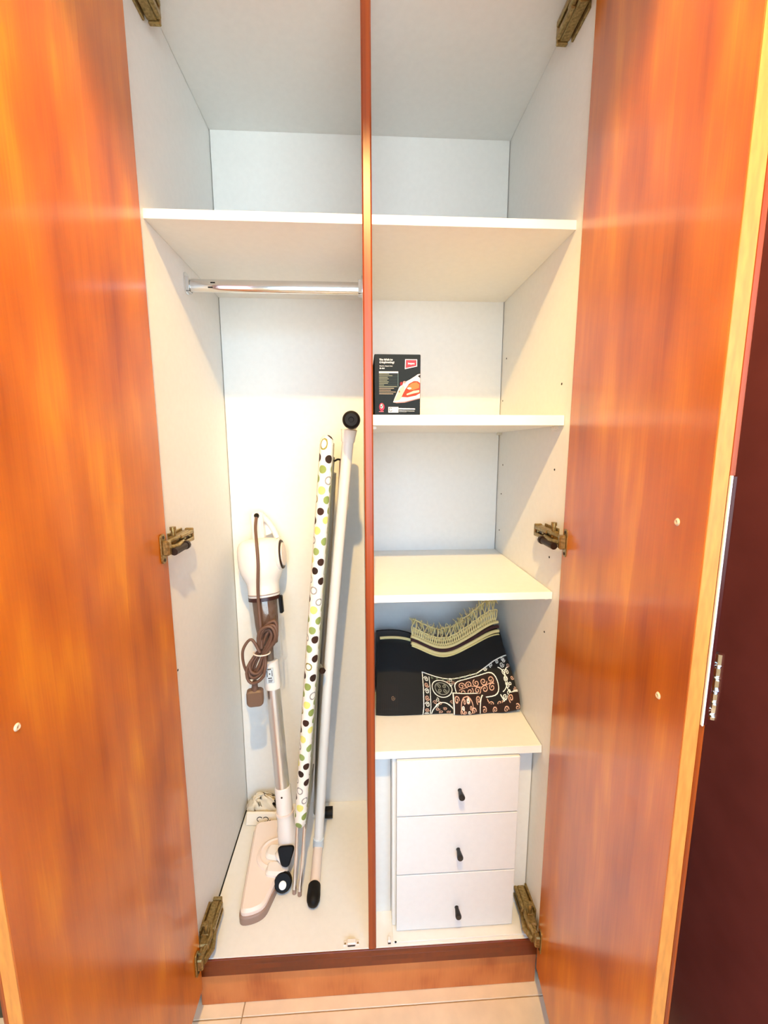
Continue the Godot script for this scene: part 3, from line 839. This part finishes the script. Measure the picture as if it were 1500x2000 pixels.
	for v in 9:
		var a := PI * (float(v) / 8.0) - PI / 2.0
		var row := []
		var uv := []
		for i in 21:
			var f := i / 20.0
			var hgt := 0.030 - 0.004 * f
			var lift := 0.012 * smoothstep(0.72, 1.0, f)
			row.append(W(lerpf(0.262, 0.470, f), 0.583 + lift + hgt + hgt * sin(a), -0.192 + 0.012 * cos(a) - 0.012 * (sin(a) + 1.0) + 0.003 * sin(f * 8.0)))
			uv.append(Vector2(f, 1.0 - v / 8.0))
		fr.append(row); fu.append(uv)
	var st2 := begin()
	add_grid(st2, fr, false, false, Vector3(0, 0.2, 1), fu)
	for e in [0, 20]:
		var ring := []
		for r in fr: ring.append(r[e])
		fan(st2, ring, Vector3.LEFT if e == 0 else Vector3.RIGHT)
	part("front_fold", st2.commit(), rm2, t, Transform3D(), "narrow patterned fold overlapping the front")
	# fringe: striped border band, then a knotted net standing along the top edge
	var cream := mat("fringe_cream", Color(0.94, 0.86, 0.60), 0.85)
	var brown := mat("fringe_brown", Color(0.24, 0.12, 0.12), 0.85)
	var line := func(off_y: float, off_z: float, f0: float, f1: float) -> Array:
		var o := []
		for i in 41:
			var f := lerpf(f0, f1, i / 40.0)
			var s := f * nx
			var k := mini(int(s), nx - 1)
			var p: Vector3 = (top_line[k] as Vector3).lerp(top_line[k + 1], s - k)
			o.append(p + Vector3(0, off_y * (1.0 + 0.5 * smoothstep(0.6, 1.0, f)), off_z))
		return o
	for b in [[-0.006, 0.010, 0.0062], [0.004, 0.008, 0.0058], [0.013, 0.003, 0.0056], [0.022, -0.003, 0.0052]]:
		part("border_band", tube(line.call(b[0], b[1], 0.27, 0.985), b[2], 8), brown if b[0] == 0.013 else cream, t, Transform3D(), "dark brown stripe" if b[0] == 0.013 else "yellowish stripe")
	var net := begin()
	var rng := RandomNumberGenerator.new(); rng.seed = 4
	var l0: Array = line.call(0.024, -0.006, 0.28, 0.98)
	var l1: Array = line.call(0.046, -0.024, 0.28, 0.99)
	var l2: Array = line.call(0.066, -0.050, 0.30, 1.0)
	for L in [l1, l2]:
		var jig := []
		for p in L: jig.append(p + Vector3(0, rng.randf_range(-0.002, 0.002), rng.randf_range(-0.002, 0.002)))
		add_tube(net, jig, 0.0026, 5)
	for i in range(0, 40):
		var a: Vector3 = l0[i]
		for j in [maxi(i - 1, 0), mini(i + 1, 40)]:
			var m1: Vector3 = l1[j] + Vector3(0, rng.randf_range(-0.003, 0.003), 0)
			add_tube(net, [a, a.lerp(m1, 0.5) + Vector3(0, 0, 0.004), m1], 0.0022, 5)
			if i % 2 == 0:
				var m2: Vector3 = l2[j] + Vector3(rng.randf_range(-0.006, 0.006), rng.randf_range(-0.016, 0.006), rng.randf_range(-0.01, 0.01))
				add_tube(net, [l1[i], (l1[i] as Vector3).lerp(m2, 0.5) + Vector3(0, 0.003, 0.003), m2], 0.0020, 5)
	for i in 130:
		var k := rng.randi_range(0, 40)
		var p: Vector3 = l2[k] + Vector3(rng.randf_range(-0.006, 0.006), 0, rng.randf_range(-0.01, 0.01))
		var q := p + Vector3(rng.randf_range(-0.012, 0.012), rng.randf_range(-0.012, 0.018) * (0.5 + k / 40.0), rng.randf_range(-0.02, 0.012))
		add_tube(net, [p - Vector3(0, 0.012, -0.006), p, q], 0.0012, 4)
	var fn := part("fringe", net.commit(), cream, t, Transform3D(), "yellowish knotted fringe")
	fn.set_meta("kind", "stuff")
	# pale edge of the inner fold showing behind on the left
	part("inner_fold", tube(line.call(0.004, -0.012, 0.02, 0.30), 0.005, 8), cream, t, Transform3D(), "pale edge of the inner fold")

# ---------------------------------------------------------------- ironing board
func ironing_board():
	var t := thing("ironing_board", "folded ironing board with dotted white cover leaning upright against the divider", "ironing board", W(-0.175, 0.0, -0.25))
	var lo := W(-0.2020, 0.212, 0)
	var hi := W(-0.0880, 1.438, 0)
	var s := (hi - lo).normalized()              # along the board
	var zw := Vector3(0.10, 0, 1).normalized()
	var n := s.cross(zw).normalized()            # out of the underside (+x)
	if n.x < 0: n = -n
	var L := (hi - lo).length()
	var T := 0.036
	# outline in (z, s)
	var z_front := -0.165
	var z_back := -0.475
	var r := T / 2.0
	var out := rounded([Vector2(z_back + r, r), Vector2(z_front - r, r), Vector2(z_front - r, L - r), Vector2(z_back + r, L - r)], 0.03, 6)
	var dense := []
	for i in out.size():
		var a := out[i]
		var b := out[(i + 1) % out.size()]
		var m := maxi(1, int(a.distance_to(b) / 0.04))
		for k in m: dense.append(a.lerp(b, float(k) / m))
	# start on the long front edge so that the print runs on along it
	var rows := []
	var uvs := []
	var run := 0.0
	var N := dense.size()
	for i in N + 1:
		var p: Vector2 = dense[i % N]
		var d: Vector2 = ((dense[(i + 1) % N] as Vector2) - dense[(i - 1 + N) % N]).normalized()
		var o := Vector2(d.y, -d.x)
		var row := []
		var uv := []
		for k in 9:
			var f := -PI / 2 + PI * k / 8.0
			var q := p + o * r * cos(f)
			row.append(lo + zw * q.x + s * q.y - n * sin(f) * r)
			uv.append(Vector2((k / 8.0 * PI * r + 0.01) / 0.16, run / 0.64))
		rows.append(row); uvs.append(uv)
		if i < N: run += p.distance_to(dense[(i + 1) % N])
	var cloth := mat("dotted_cloth", Color.WHITE, 0.85)
	cloth.albedo_texture = tex(dots())
	var st := begin()
	add_grid(st, rows, false, false, "none", uvs)
	var poly := PackedVector2Array()
	for p in dense: poly.append(p)
	var idx := Geometry2D.triangulate_polygon(poly)
	for i in range(0, idx.size(), 3):
		var q := []
		var u := []
		for k in 3:
			var p: Vector2 = poly[idx[i + k]]
			q.append(lo + zw * p.x + s * p.y - n * r)
			u.append(Vector2((p.x + 0.5) / 0.16, p.y / 0.64))
		tri(st, q[0], q[1], q[2], -n, null, null, null, u[0], u[1], u[2])
	part("padded_cover", st.commit(), cloth, t, Transform3D(), "white cover with green, brown and yellow dots")
	# metal underside with a raised rib frame
	var und := begin()
	var inner := PackedVector2Array()
	for p in dense: inner.append(Vector2(lerpf(p.x, (z_front + z_back) / 2, 0.02), lerpf(p.y, L / 2, 0.005)))
	var bt := Transform3D(Basis(zw, s, zw.cross(s)), lo)
	var dir := 1.0 if bt.basis.z.dot(n) > 0 else -1.0
	add_prism(und, inner, dir * (r - 0.006), dir * (r + 0.003), 0.001, bt)
	add_box(und, Vector3(0.02, L - 0.12, 0.006), 0.002, bt * at(Vector3(z_front - 0.06, L / 2, dir * (r + 0.005))))
	add_box(und, Vector3(0.02, L - 0.12, 0.006), 0.002, bt * at(Vector3(z_back + 0.06, L / 2, dir * (r + 0.005))))
	part("metal_underside", und.commit(), M.underside, t, Transform3D())
	# main leg with foot bars at either end
	var leg := part("leg_tube", tube(smooth([W(-0.1795, 0.030, -0.305), W(-0.1230, 0.725, -0.25), W(-0.0500, 1.435, -0.20)], 6), 0.0160, 16), M.white_enamel, t, Transform3D(), "white leg tube")
	part("weld_collar", tube([W(-0.1800, 0.020, -0.305), W(-0.1765, 0.060, -0.302)], 0.0185, 16), M.blue_grey_enamel, leg, Transform3D())
	part("weld_collar", tube([W(-0.0520, 1.418, -0.202), W(-0.0480, 1.452, -0.198)], [0.0185, 0.0225], 16), M.white_enamel, leg, Transform3D())
	var b1 := part("foot_bar", tube([W(-0.0410, 1.470, -0.34), W(-0.0400, 1.470, -0.125)], 0.0160, 16), M.white_enamel, t, Transform3D())
	var capm := [Vector2(0, 0), Vector2(0.019, 0), Vector2(0.0225, 0.004), Vector2(0.0232, 0.034), Vector2(0.0215, 0.043), Vector2(0.016, 0.0475), Vector2(0.007, 0.0475), Vector2(0.006, 0.045), Vector2(0, 0.045)]
	part("rubber_cap", lathe(capm, 28), M.black_rubber, b1, Transform3D(along(Vector3.BACK), W(-0.0395, 1.4725, -0.148)), "round black rubber end cap")
	var b2 := part("foot_bar", tube([W(-0.1805, 0.0225, -0.335), W(-0.1770, 0.0225, -0.155)], 0.0160, 16), M.pink_white_plastic, t, Transform3D())
	var foot := [Vector2(0, 0), Vector2(0.0165, 0), Vector2(0.0195, 0.004), Vector2(0.0210, 0.035), Vector2(0.0200, 0.048), Vector2(0.0150, 0.060), Vector2(0.007, 0.065), Vector2(0, 0.066)]
	part("rubber_cap", lathe(foot, 24), M.black_rubber, b2, Transform3D(along(Vector3(0.02, 0, 1)), W(-0.1778, 0.0225, -0.172)), "black rubber foot cap")
	var b3 := part("foot_bar", tube([W(-0.212, 0.0215, -0.442), W(-0.155, 0.0215, -0.442)], 0.0145, 14), M.white_enamel, t, Transform3D())
	part("rubber_cap", tube([W(-0.166, 0.0215, -0.442), W(-0.138, 0.0215, -0.442)], 0.0195, 14), M.black_rubber, b3, Transform3D())
	part("leg_tube", tube([W(-0.2000, 0.03, -0.435), W(-0.1500, 0.72, -0.32), W(-0.0985, 1.33, -0.25)], 0.0105, 12), M.grey_steel, t, Transform3D(), "thin grey second leg")
	# wire iron rest below the tail
	for w in [[-0.232, 0.20, -0.205, -0.2415, 0.006, -0.167], [-0.209, 0.20, -0.205, -0.2240, 0.006, -0.160]]:
		var rest := part("iron_rest", tube([W(w[0], w[1] + 0.04, w[2] - 0.02), W(w[0], w[1], w[2]), W((w[0] + w[3]) / 2, 0.09, -0.185), W(w[3], w[4] + 0.010, w[5])], 0.0058, 10), M.aluminium, t, Transform3D())
		part("rod_cap", tube([W(w[3] + 0.0006, w[4] + 0.016, w[5] - 0.003), W(w[3], w[4] - 0.0055, w[5] + 0.001)], 0.0066, 10), M.taupe_plastic, rest, Transform3D())
	part("rest_plate", bevel_box(Vector3(0.004, 0.10, 0.22), 0.0015), M.grey_steel, t, Transform3D(Basis(Vector3(0, 0, 1), -0.09), W(-0.206, 0.20, -0.31)))
	# release lever, bolt and black tie
	var lv := part("release_lever", tube(smooth([W(-0.100, 1.372, -0.20), W(-0.090, 1.366, -0.192), W(-0.080, 1.370, -0.20), W(-0.066, 1.366, -0.215)], 5), 0.0028, 8), M.black_plastic, t, Transform3D())
	part("wire", tube(smooth([W(-0.075, 1.366, -0.205), W(-0.083, 1.25, -0.215), W(-0.100, 1.05, -0.24)], 6), 0.0018, 6), M.cord_taupe, lv, Transform3D())
	var bolt := part("pivot_bolt", tube([W(-0.150, 0.735, -0.235), W(-0.139, 0.735, -0.205)], 0.007, 10), M.grey_steel, t, Transform3D())
	part("bolt_head", tube([W(-0.140, 0.735, -0.208), W(-0.138, 0.735, -0.202)], 0.010, 6), M.hinge_dark, bolt, Transform3D())

func dots() -> Image:
	# printed cloth: discs and rings, 0.16 m by 0.64 m
	var im := Image.create_empty(320, 1280, false, Image.FORMAT_RGB8)
	im.fill(Color(0.95, 0.94, 0.90))
	var rng := RandomNumberGenerator.new(); rng.seed = 12
	var kinds := [["disc", Color(0.56, 0.62, 0.33)], ["disc", Color(0.17, 0.09, 0.05)], ["disc", Color(0.20, 0.10, 0.05)], ["ring", Color(0.55, 0.52, 0.25)], ["disc", Color(0.58, 0.65, 0.38)], ["disc", Color(0.22, 0.11, 0.06)], ["disc", Color(0.90, 0.88, 0.50)], ["thin", Color(0.35, 0.33, 0.30)], ["disc", Color(0.56, 0.62, 0.33)], ["ring", Color(0.62, 0.60, 0.58)]]
	var n := 0
	for row in 22:
		for col in 4:
			var p := Vector2(col * 80 + (40 if row % 2 else 0) + rng.randf_range(-9, 9) + 16, row * 58.2 + rng.randf_range(-6, 6) + 10)
			var k: Array = kinds[(n * 4 + rng.randi_range(0, 3)) % kinds.size()]
			n += 1
			var r := rng.randf_range(21.0, 24.5)
			for w in [-320, 0, 320]:
				for h in [-1280, 0, 1280]:
					var q := p + Vector2(w, h)
					if q.x < -30 or q.x > 350 or q.y < -30 or q.y > 1310: continue
					if k[0] == "disc": disc(im, q, Vector2(r, r), k[1])
					else: stroke(im, arc(q, Vector2(r - 3, r - 3), 0, TAU, 36), 6 if k[0] == "ring" else 3, k[1])
	return im

# ---------------------------------------------------------------- stick vacuum cleaner
func vacuum():
	var t := thing("stick_vacuum", "white corded stick vacuum cleaner leaning in the left corner", "vacuum cleaner", W(-0.34, 0.0, -0.25))
	var A := W(-0.275, 0.10, -0.26)
	var Bt := W(-0.374, 1.18, -0.45)
	var d := Bt - A
	var L := d.length()
	var bs := along(d)
	var on := func(f: float) -> Vector3: return A + d * f
	var S := Transform3D(bs, A)      # y along the stick, z roughly towards the room
	var pr := func(list: Array) -> Array:
		var o := []
		for q in list: o.append(Vector2(q[1], q[0] * L))
		return o
	# floor head
	var hp := rounded([Vector2(-0.421, 0.400), Vector2(-0.318, 0.412), Vector2(-0.296, 0.330), Vector2(-0.292, 0.185), Vector2(-0.318, 0.098), Vector2(-0.352, 0.082), Vector2(-0.392, 0.080)], 0.028, 5)
	var flat := Transform3D(Basis(Vector3.RIGHT, Vector3(0, 0, -1), Vector3.UP), W(0, 0, 0))
	var hb := begin(); add_prism(hb, hp, 0.001, 0.026, 0.003, flat)
	var head := part("floor_head", hb.commit(), M.taupe_plastic, t, Transform3D(), "grey-brown base of the floor head")
	var hc := PackedVector2Array()
	var cen := Vector2(-0.355, 0.245)
	for p in hp: hc.append(cen + (p - cen) * Vector2(0.93, 0.965))
	var hs := begin(); add_prism(hs, hc, 0.024, 0.044, 0.007, flat)
	part("head_cover", hs.commit(), M.pink_white_plastic, head, Transform3D(), "pinkish white cover")
	var dome := begin()
	add_lathe(dome, [Vector2(0.062, 0.0), Vector2(0.060, 0.006), Vector2(0.050, 0.012), Vector2(0.046, 0.008), Vector2(0.0, 0.008)], 32, at(W(-0.318, 0.043, -0.262)))
	part("swivel_ring", dome.commit(), M.pink_white_plastic, head, Transform3D())
	# swivel body and elbow
	var sw := begin()
	add_prism(sw, rounded([Vector2(-0.352, 0.238), Vector2(-0.272, 0.222), Vector2(-0.266, 0.282), Vector2(-0.346, 0.290)], 0.024), 0.040, 0.064, 0.009, flat)
	add_prism(sw, rounded([Vector2(-0.338, 0.186), Vector2(-0.268, 0.178), Vector2(-0.266, 0.228), Vector2(-0.338, 0.232)], 0.016), 0.036, 0.058, 0.008, flat)
	part("swivel_body", sw.commit(), M.white_plastic, t, Transform3D())
	var el := part("elbow", tube(smooth([W(-0.294, 0.060, -0.225), W(-0.282, 0.072, -0.235), A + d * 0.0, A + d * 0.03], 5), 0.027, 18), M.white_plastic, t, Transform3D())
	var ec := begin()
	add_prism(ec, rounded([Vector2(-0.031, 0.026), Vector2(0.030, 0.028), Vector2(0.012, -0.030), Vector2(-0.012, -0.028)], 0.018), 0.0, 0.008, 0.003, Transform3D(Basis(Vector3.RIGHT, Vector3(0, 0.82, -0.57), Vector3(0, 0.57, 0.82)), W(-0.2725, 0.092, -0.211)))
	part("elbow_cover", ec.commit(), M.black_plastic, el, Transform3D(), "black elbow cover")
	var wx := along(Vector3(0.08, 0.75, 1.0))
	var wc := W(-0.278, 0.0300, -0.180)
	var wh := part("wheel", lathe([Vector2(0, -0.014), Vector2(0.022, -0.014), Vector2(0.0275, -0.009), Vector2(0.0275, 0.009), Vector2(0.024, 0.014), Vector2(0, 0.014)], 24), M.black_plastic, t, Transform3D(wx, wc), "black wheel")
	part("hub_cap", lathe([Vector2(0.0115, 0), Vector2(0.0115, 0.002), Vector2(0.009, 0.003), Vector2(0, 0.003)], 20), M.print_white, wh, Transform3D(wx, wc + wx.y * 0.0138 - wx.z * -0.006), "white hub dot")
	# lower connector
	var lc := part("lower_connector", lathe(pr.call([[-0.02, 0.0], [-0.02, 0.031], [0.035, 0.031], [0.05, 0.028], [0.095, 0.027], [0.160, 0.0265], [0.163, 0.0240], [0.163, 0.0]]), 28), M.white_plastic, t, S)
	var ring := begin()
	add_lathe(ring, pr.call([[0.082, 0.0275], [0.082, 0.0305], [0.088, 0.0305], [0.088, 0.0275]]), 28)
	part("clip_ring", ring.commit(), M.pink_white_plastic, lc, S)
	part("button", bevel_box(Vector3(0.006, 0.006, 0.004), 0.0015), M.hinge_dark, lc, Transform3D(bs, on.call(0.142) + bs.z * 0.0262))
	part("steel_tube", lathe(pr.call([[0.15, 0.0205], [0.15, 0.0232], [0.49, 0.0232], [0.49, 0.0205]]), 32), M.aluminium, t, S, "shiny steel tube")
	# clip with the printed release button
	var cl := part("tube_clip", lathe(pr.call([[0.462, 0.0], [0.462, 0.0255], [0.468, 0.0268], [0.545, 0.0262], [0.548, 0.022], [0.548, 0.0]]), 28), M.white_plastic, t, S)
	part("release_button", bevel_box(Vector3(0.026, 0.052, 0.006), 0.002), M.blue_grey_enamel, cl, Transform3D(bs, on.call(0.508) + bs.z * 0.0255))
	var ic := begin()
	var it := Transform3D(bs, on.call(0.512) + bs.z * 0.0288)
	for q in [[0, 0.017, 0.012, 0.003], [0, -0.012, 0.013, 0.003], [-0.008, 0.003, 0.002, 0.020], [0.008, 0.003, 0.002, 0.020], [0, 0.002, 0.004, 0.004], [0.001, -0.019, 0.014, 0.002], [0.0, -0.024, 0.012, 0.002]]:
		add_box(ic, Vector3(q[2], q[3], 0.0006), 0.0, it * at(Vector3(q[0], q[1], 0)))
	part("printed_symbol", ic.commit(), M.hinge_dark, cl, Transform3D())
	# clear dust cup with its brown filter
	var cup := begin()
	add_lathe(cup, pr.call([[0.545, 0.036], [0.56, 0.044], [0.62, 0.050], [0.735, 0.0515]]), 36)
	add_lathe(cup, pr.call([[0.548, 0.034], [0.562, 0.042], [0.62, 0.048], [0.735, 0.0495]]), 36)
	var cp := part("dust_cup", cup.commit(), M.clear_plastic, t, S, "clear dust cup")
	part("filter", lathe(pr.call([[0.60, 0.0], [0.60, 0.030], [0.655, 0.038], [0.735, 0.041], [0.735, 0.0]]), 24), M.cup_brown, cp, S, "brown filter inside the cup")
	part("filter_stem", lathe(pr.call([[0.548, 0.0], [0.548, 0.012], [0.60, 0.014], [0.60, 0.0]]), 16), M.cup_brown, cp, S)
	part("cup_clip", bevel_box(Vector3(0.012, 0.060, 0.022), 0.003), M.black_plastic, cp, Transform3D(bs, on.call(0.715) + bs.x * 0.054), "black latch")
	part("cup_spout", bevel_box(Vector3(0.014, 0.14, 0.030), 0.004), M.clear_plastic, cp, Transform3D(bs, on.call(0.61) + bs.x * 0.050))
	part("cup_rim", lathe(pr.call([[0.735, 0.045], [0.735, 0.0525], [0.746, 0.0525], [0.746, 0.045]]), 36), mat("rim_maroon", Color(0.20, 0.05, 0.04), 0.35), t, S, "dark red-brown rim")
	# motor drum
	var drum := begin()
	add_lathe(drum, pr.call([[0.742, 0.0], [0.742, 0.0515], [0.776, 0.0520], [0.790, 0.0550], [0.804, 0.0625], [0.820, 0.0700], [0.842, 0.0745], [0.868, 0.0755], [0.890, 0.0745], [0.903, 0.0715], [0.912, 0.0660], [0.918, 0.0570], [0.922, 0.044], [0.924, 0.028], [0.924, 0.0]]), 44, S, 0.92)
	var mo := part("motor_body", drum.commit(), M.white_plastic, t, Transform3D(), "white rounded motor body")
	var vd := Transform3D(along(bs.x, bs.y), on.call(0.868) + bs.x * 0.060)
	part("vent_ring", lathe([Vector2(0.0, 0.0), Vector2(0.052, 0.0), Vector2(0.056, 0.006), Vector2(0.053, 0.011), Vector2(0.048, 0.012), Vector2(0.0, 0.012)], 32), M.white_plastic, mo, vd)
	part("vent_grille", lathe([Vector2(0.050, 0.0118), Vector2(0.048, 0.016), Vector2(0.041, 0.016), Vector2(0.040, 0.012)], 32), M.hinge_dark, mo, vd, "dark vent slot")
	part("vent_cap", lathe([Vector2(0.0405, 0.012), Vector2(0.0395, 0.019), Vector2(0.030, 0.022), Vector2(0.0, 0.022)], 32), M.pink_white_plastic, mo, vd)
	part("cup_seam", lathe(pr.call([[0.7525, 0.0505], [0.7525, 0.0524], [0.7545, 0.0524], [0.7545, 0.0505]]), 36), M.taupe_plastic, mo, S)
	# handle: upright bar, top, sloping rear bar with the gap between
	var hg := begin()
	var ht := Transform3D(bs, on.call(0.915))
	add_prism(hg, rounded([Vector2(-0.021, 0.0), Vector2(0.021, 0.0), Vector2(0.0215, 0.088), Vector2(0.015, 0.101), Vector2(-0.015, 0.101), Vector2(-0.021, 0.088)], 0.012), -0.018, 0.016, 0.007, ht)
	var hd := part("handle", hg.commit(), M.white_plastic, t, Transform3D())
	part("rear_grip", tube(smooth([on.call(1.0) + bs.x * 0.012, on.call(0.985) + bs.x * 0.024 - bs.z * 0.012, on.call(0.955) + bs.x * 0.044 - bs.z * 0.022, on.call(0.918) + bs.x * 0.058 - bs.z * 0.022], 5), 0.010, 10), M.white_plastic, hd, Transform3D())
	part("grip_web", bevel_box(Vector3(0.032, 0.050, 0.006), 0.002), M.white_plastic, hd, Transform3D(bs * Basis(Vector3.BACK, 0.35), on.call(0.955) + bs.x * 0.026 - bs.z * 0.026))
	# mains cord
	var cord := part("cord", tube(smooth([W(-0.3690, 1.176, -0.430), W(-0.3680, 1.142, -0.405), W(-0.3560, 1.099, -0.362), W(-0.3490, 1.038, -0.340), W(-0.3520, 0.970, -0.338), W(-0.3540, 0.917, -0.341), W(-0.3510, 0.866, -0.336), W(-0.3450, 0.810, -0.322), W(-0.3440, 0.760, -0.312)], 6), 0.0052, 10), M.cord_taupe, t, Transform3D(), "grey-brown mains cord")
	part("cord_grommet", lathe([Vector2(0, -0.008), Vector2(0.008, -0.008), Vector2(0.0085, 0.004), Vector2(0.006, 0.008), Vector2(0, 0.008)], 14), M.black_plastic, cord, Transform3D(along(Vector3(0, 0.6, 1)), W(-0.369, 1.176, -0.432)))
	var tie := W(-0.342, 0.748, -0.312)
	var ax := (W(-0.298, 0.852, -0.312) - W(-0.380, 0.667, -0.312)).normalized()
	var ac := ax.cross(Vector3.BACK).normalized()
	var rng := RandomNumberGenerator.new(); rng.seed = 8
	for i in 7:
		var pts := []
		var up := 0.112 - 0.010 * (i % 4) + rng.randf_range(-0.006, 0.006)
		var dn := 0.100 - 0.007 * ((i + 2) % 4) + rng.randf_range(-0.006, 0.006)
		var wd := 0.014 + 0.0042 * i
		var sh := rng.randf_range(-0.008, 0.008)
		for k in 28:
			var f := TAU * k / 28
			var a := (up if cos(f) > 0 else dn) * cos(f)
			var pinch := 0.30 + 0.70 * minf(1.0, absf(a) / 0.07)
			pts.append(tie + ax * a + ac * (wd * sin(f) * pinch + sh * pinch * signf(a)) + Vector3.BACK * (0.004 * i * pinch - 0.008 + 0.005 * sin(f)))
		part("cord_loop", tube(pts, 0.0050, 8, false, true), M.cord_taupe, cord, Transform3D())
	part("cord_loop", tube(smooth([tie + Vector3(-0.004, 0.004, 0.014), W(-0.374, 0.793, -0.308), W(-0.401, 0.760, -0.306), W(-0.402, 0.712, -0.306), W(-0.388, 0.672, -0.306), W(-0.366, 0.660, -0.304), W(-0.350, 0.676, -0.304)], 6), 0.0046, 8), M.cord_taupe, cord, Transform3D())
	var tr := []
	for k in 24:
		var f := TAU * k / 24
		tr.append(tie + ac * 0.024 * cos(f) + Vector3.BACK * (0.022 * sin(f) + 0.006) + ax * 0.010 * cos(f))
	part("twist_tie", tube(tr, 0.0022, 6, false, true), M.pink_white_plastic, cord, Transform3D(), "pale twist tie")
	# three-pin plug
	var pb := begin()
	add_prism(pb, rounded([Vector2(-0.027, -0.018), Vector2(-0.018, -0.029), Vector2(0.018, -0.029), Vector2(0.027, -0.018), Vector2(0.026, 0.022), Vector2(0.018, 0.028), Vector2(-0.018, 0.028), Vector2(-0.027, 0.022)], 0.008, 4), -0.012, 0.014, 0.005, Transform3D(Basis(Vector3.UP, 0.15), W(-0.372, 0.589, -0.312)))
	part("plug", pb.commit(), mat("plug_taupe", Color(0.45, 0.34, 0.27), 0.45), t, Transform3D(), "grey-brown three-pin plug")
	part("strain_relief", lathe([Vector2(0, 0), Vector2(0.011, 0), Vector2(0.0095, 0.010), Vector2(0.0105, 0.011), Vector2(0.009, 0.020), Vector2(0.0098, 0.021), Vector2(0.0075, 0.034), Vector2(0, 0.034)], 14), M.cord_taupe, t, Transform3D(along(Vector3(0.05, 1, 0)), W(-0.372, 0.614, -0.311)))
	for x in [-0.010, 0.010]:
		part("plug_pin", bevel_box(Vector3(0.006, 0.004, 0.016), 0.0008), M.chrome, t, at(W(-0.372 + x, 0.582, -0.332)))
	part("plug_pin", bevel_box(Vector3(0.004, 0.008, 0.019), 0.0008), M.chrome, t, at(W(-0.372, 0.602, -0.333)))

# ---------------------------------------------------------------- crumpled packaging in the corner
func packaging():
	var t := thing("plastic_wrapping", "crumpled pale plastic wrapping with a small black mark in the left back corner", "packaging", W(-0.40, 0.0, -0.455))
	var nz := noise_at(61, 9.0, 3)
	var rows := []
	for r in 9:
		var v := PI * r / 8.0
		var row := []
		for k in 36:
			var f := TAU * k / 36
			var c := Vector3(signf(cos(f)) * pow(absf(cos(f)), 0.6) * 0.062, 0.0, signf(sin(f)) * pow(absf(sin(f)), 0.6) * 0.026)
			var ring := sin(v * 0.5 + PI / 2) if r < 8 else 0.0
			var p := Vector3(-0.402, 0.0, -0.470) + c * clampf(ring + 0.08, 0.05, 1.0)
			p.y = 0.003 + 0.088 * sin(v / 2.0)
			p += Vector3(1, 0.5, 1) * nz.get_noise_3d(p.x * 10, p.y * 10 + 3, p.z * 10) * 0.022 * smoothstep(0.0, 0.03, p.y)
			p.y = maxf(p.y, 0.002); p.z = maxf(p.z, -0.508); p.x = maxf(p.x, -0.474)
			row.append(p + Vector3(0, B, 0))
		rows.append(row)
	var st := begin(); add_grid(st, rows, true, false)
	part("crumpled_film", st.commit(), mat("film_cream", Color(0.93, 0.88, 0.79), 0.2), t, Transform3D())
	var sl := part("folded_sleeve", bevel_box(Vector3(0.118, 0.046, 0.012), 0.004), mat("sleeve_white", Color(0.94, 0.90, 0.84), 0.3), t, Transform3D(Basis(Vector3.UP, -0.06) * Basis(Vector3.RIGHT, -0.35), W(-0.402, 0.024, -0.426)))
	var g := Transform3D(Basis(Vector3.UP, -0.06) * Basis(Vector3.RIGHT, -0.35), W(-0.402, 0.024, -0.426))
	var pm := begin()
	for a in [[-0.006, 0.0, 0.010, 0.6, 4.4], [0.016, 0.0, 0.010, -1.9, 2.6]]:
		var pts := []
		for k in 15:
			var f := lerpf(a[3], a[4], k / 14.0)
			pts.append(g * Vector3(a[0] + a[2] * cos(f), a[1] + a[2] * 0.75 * sin(f), 0.0062))
		add_tube(pm, pts, 0.0014, 5)
	add_tube(pm, [g * Vector3(0.030, -0.006, 0.0062), g * Vector3(0.034, -0.002, 0.0062)], 0.0018, 5)
	part("printed_mark", pm.commit(), M.print_black, sl, Transform3D())
	part("black_tag", bevel_box(Vector3(0.026, 0.022, 0.006), 0.002), M.black_plastic, t, Transform3D(Basis(Vector3.BACK, -0.5), W(-0.352, 0.060, -0.455)))
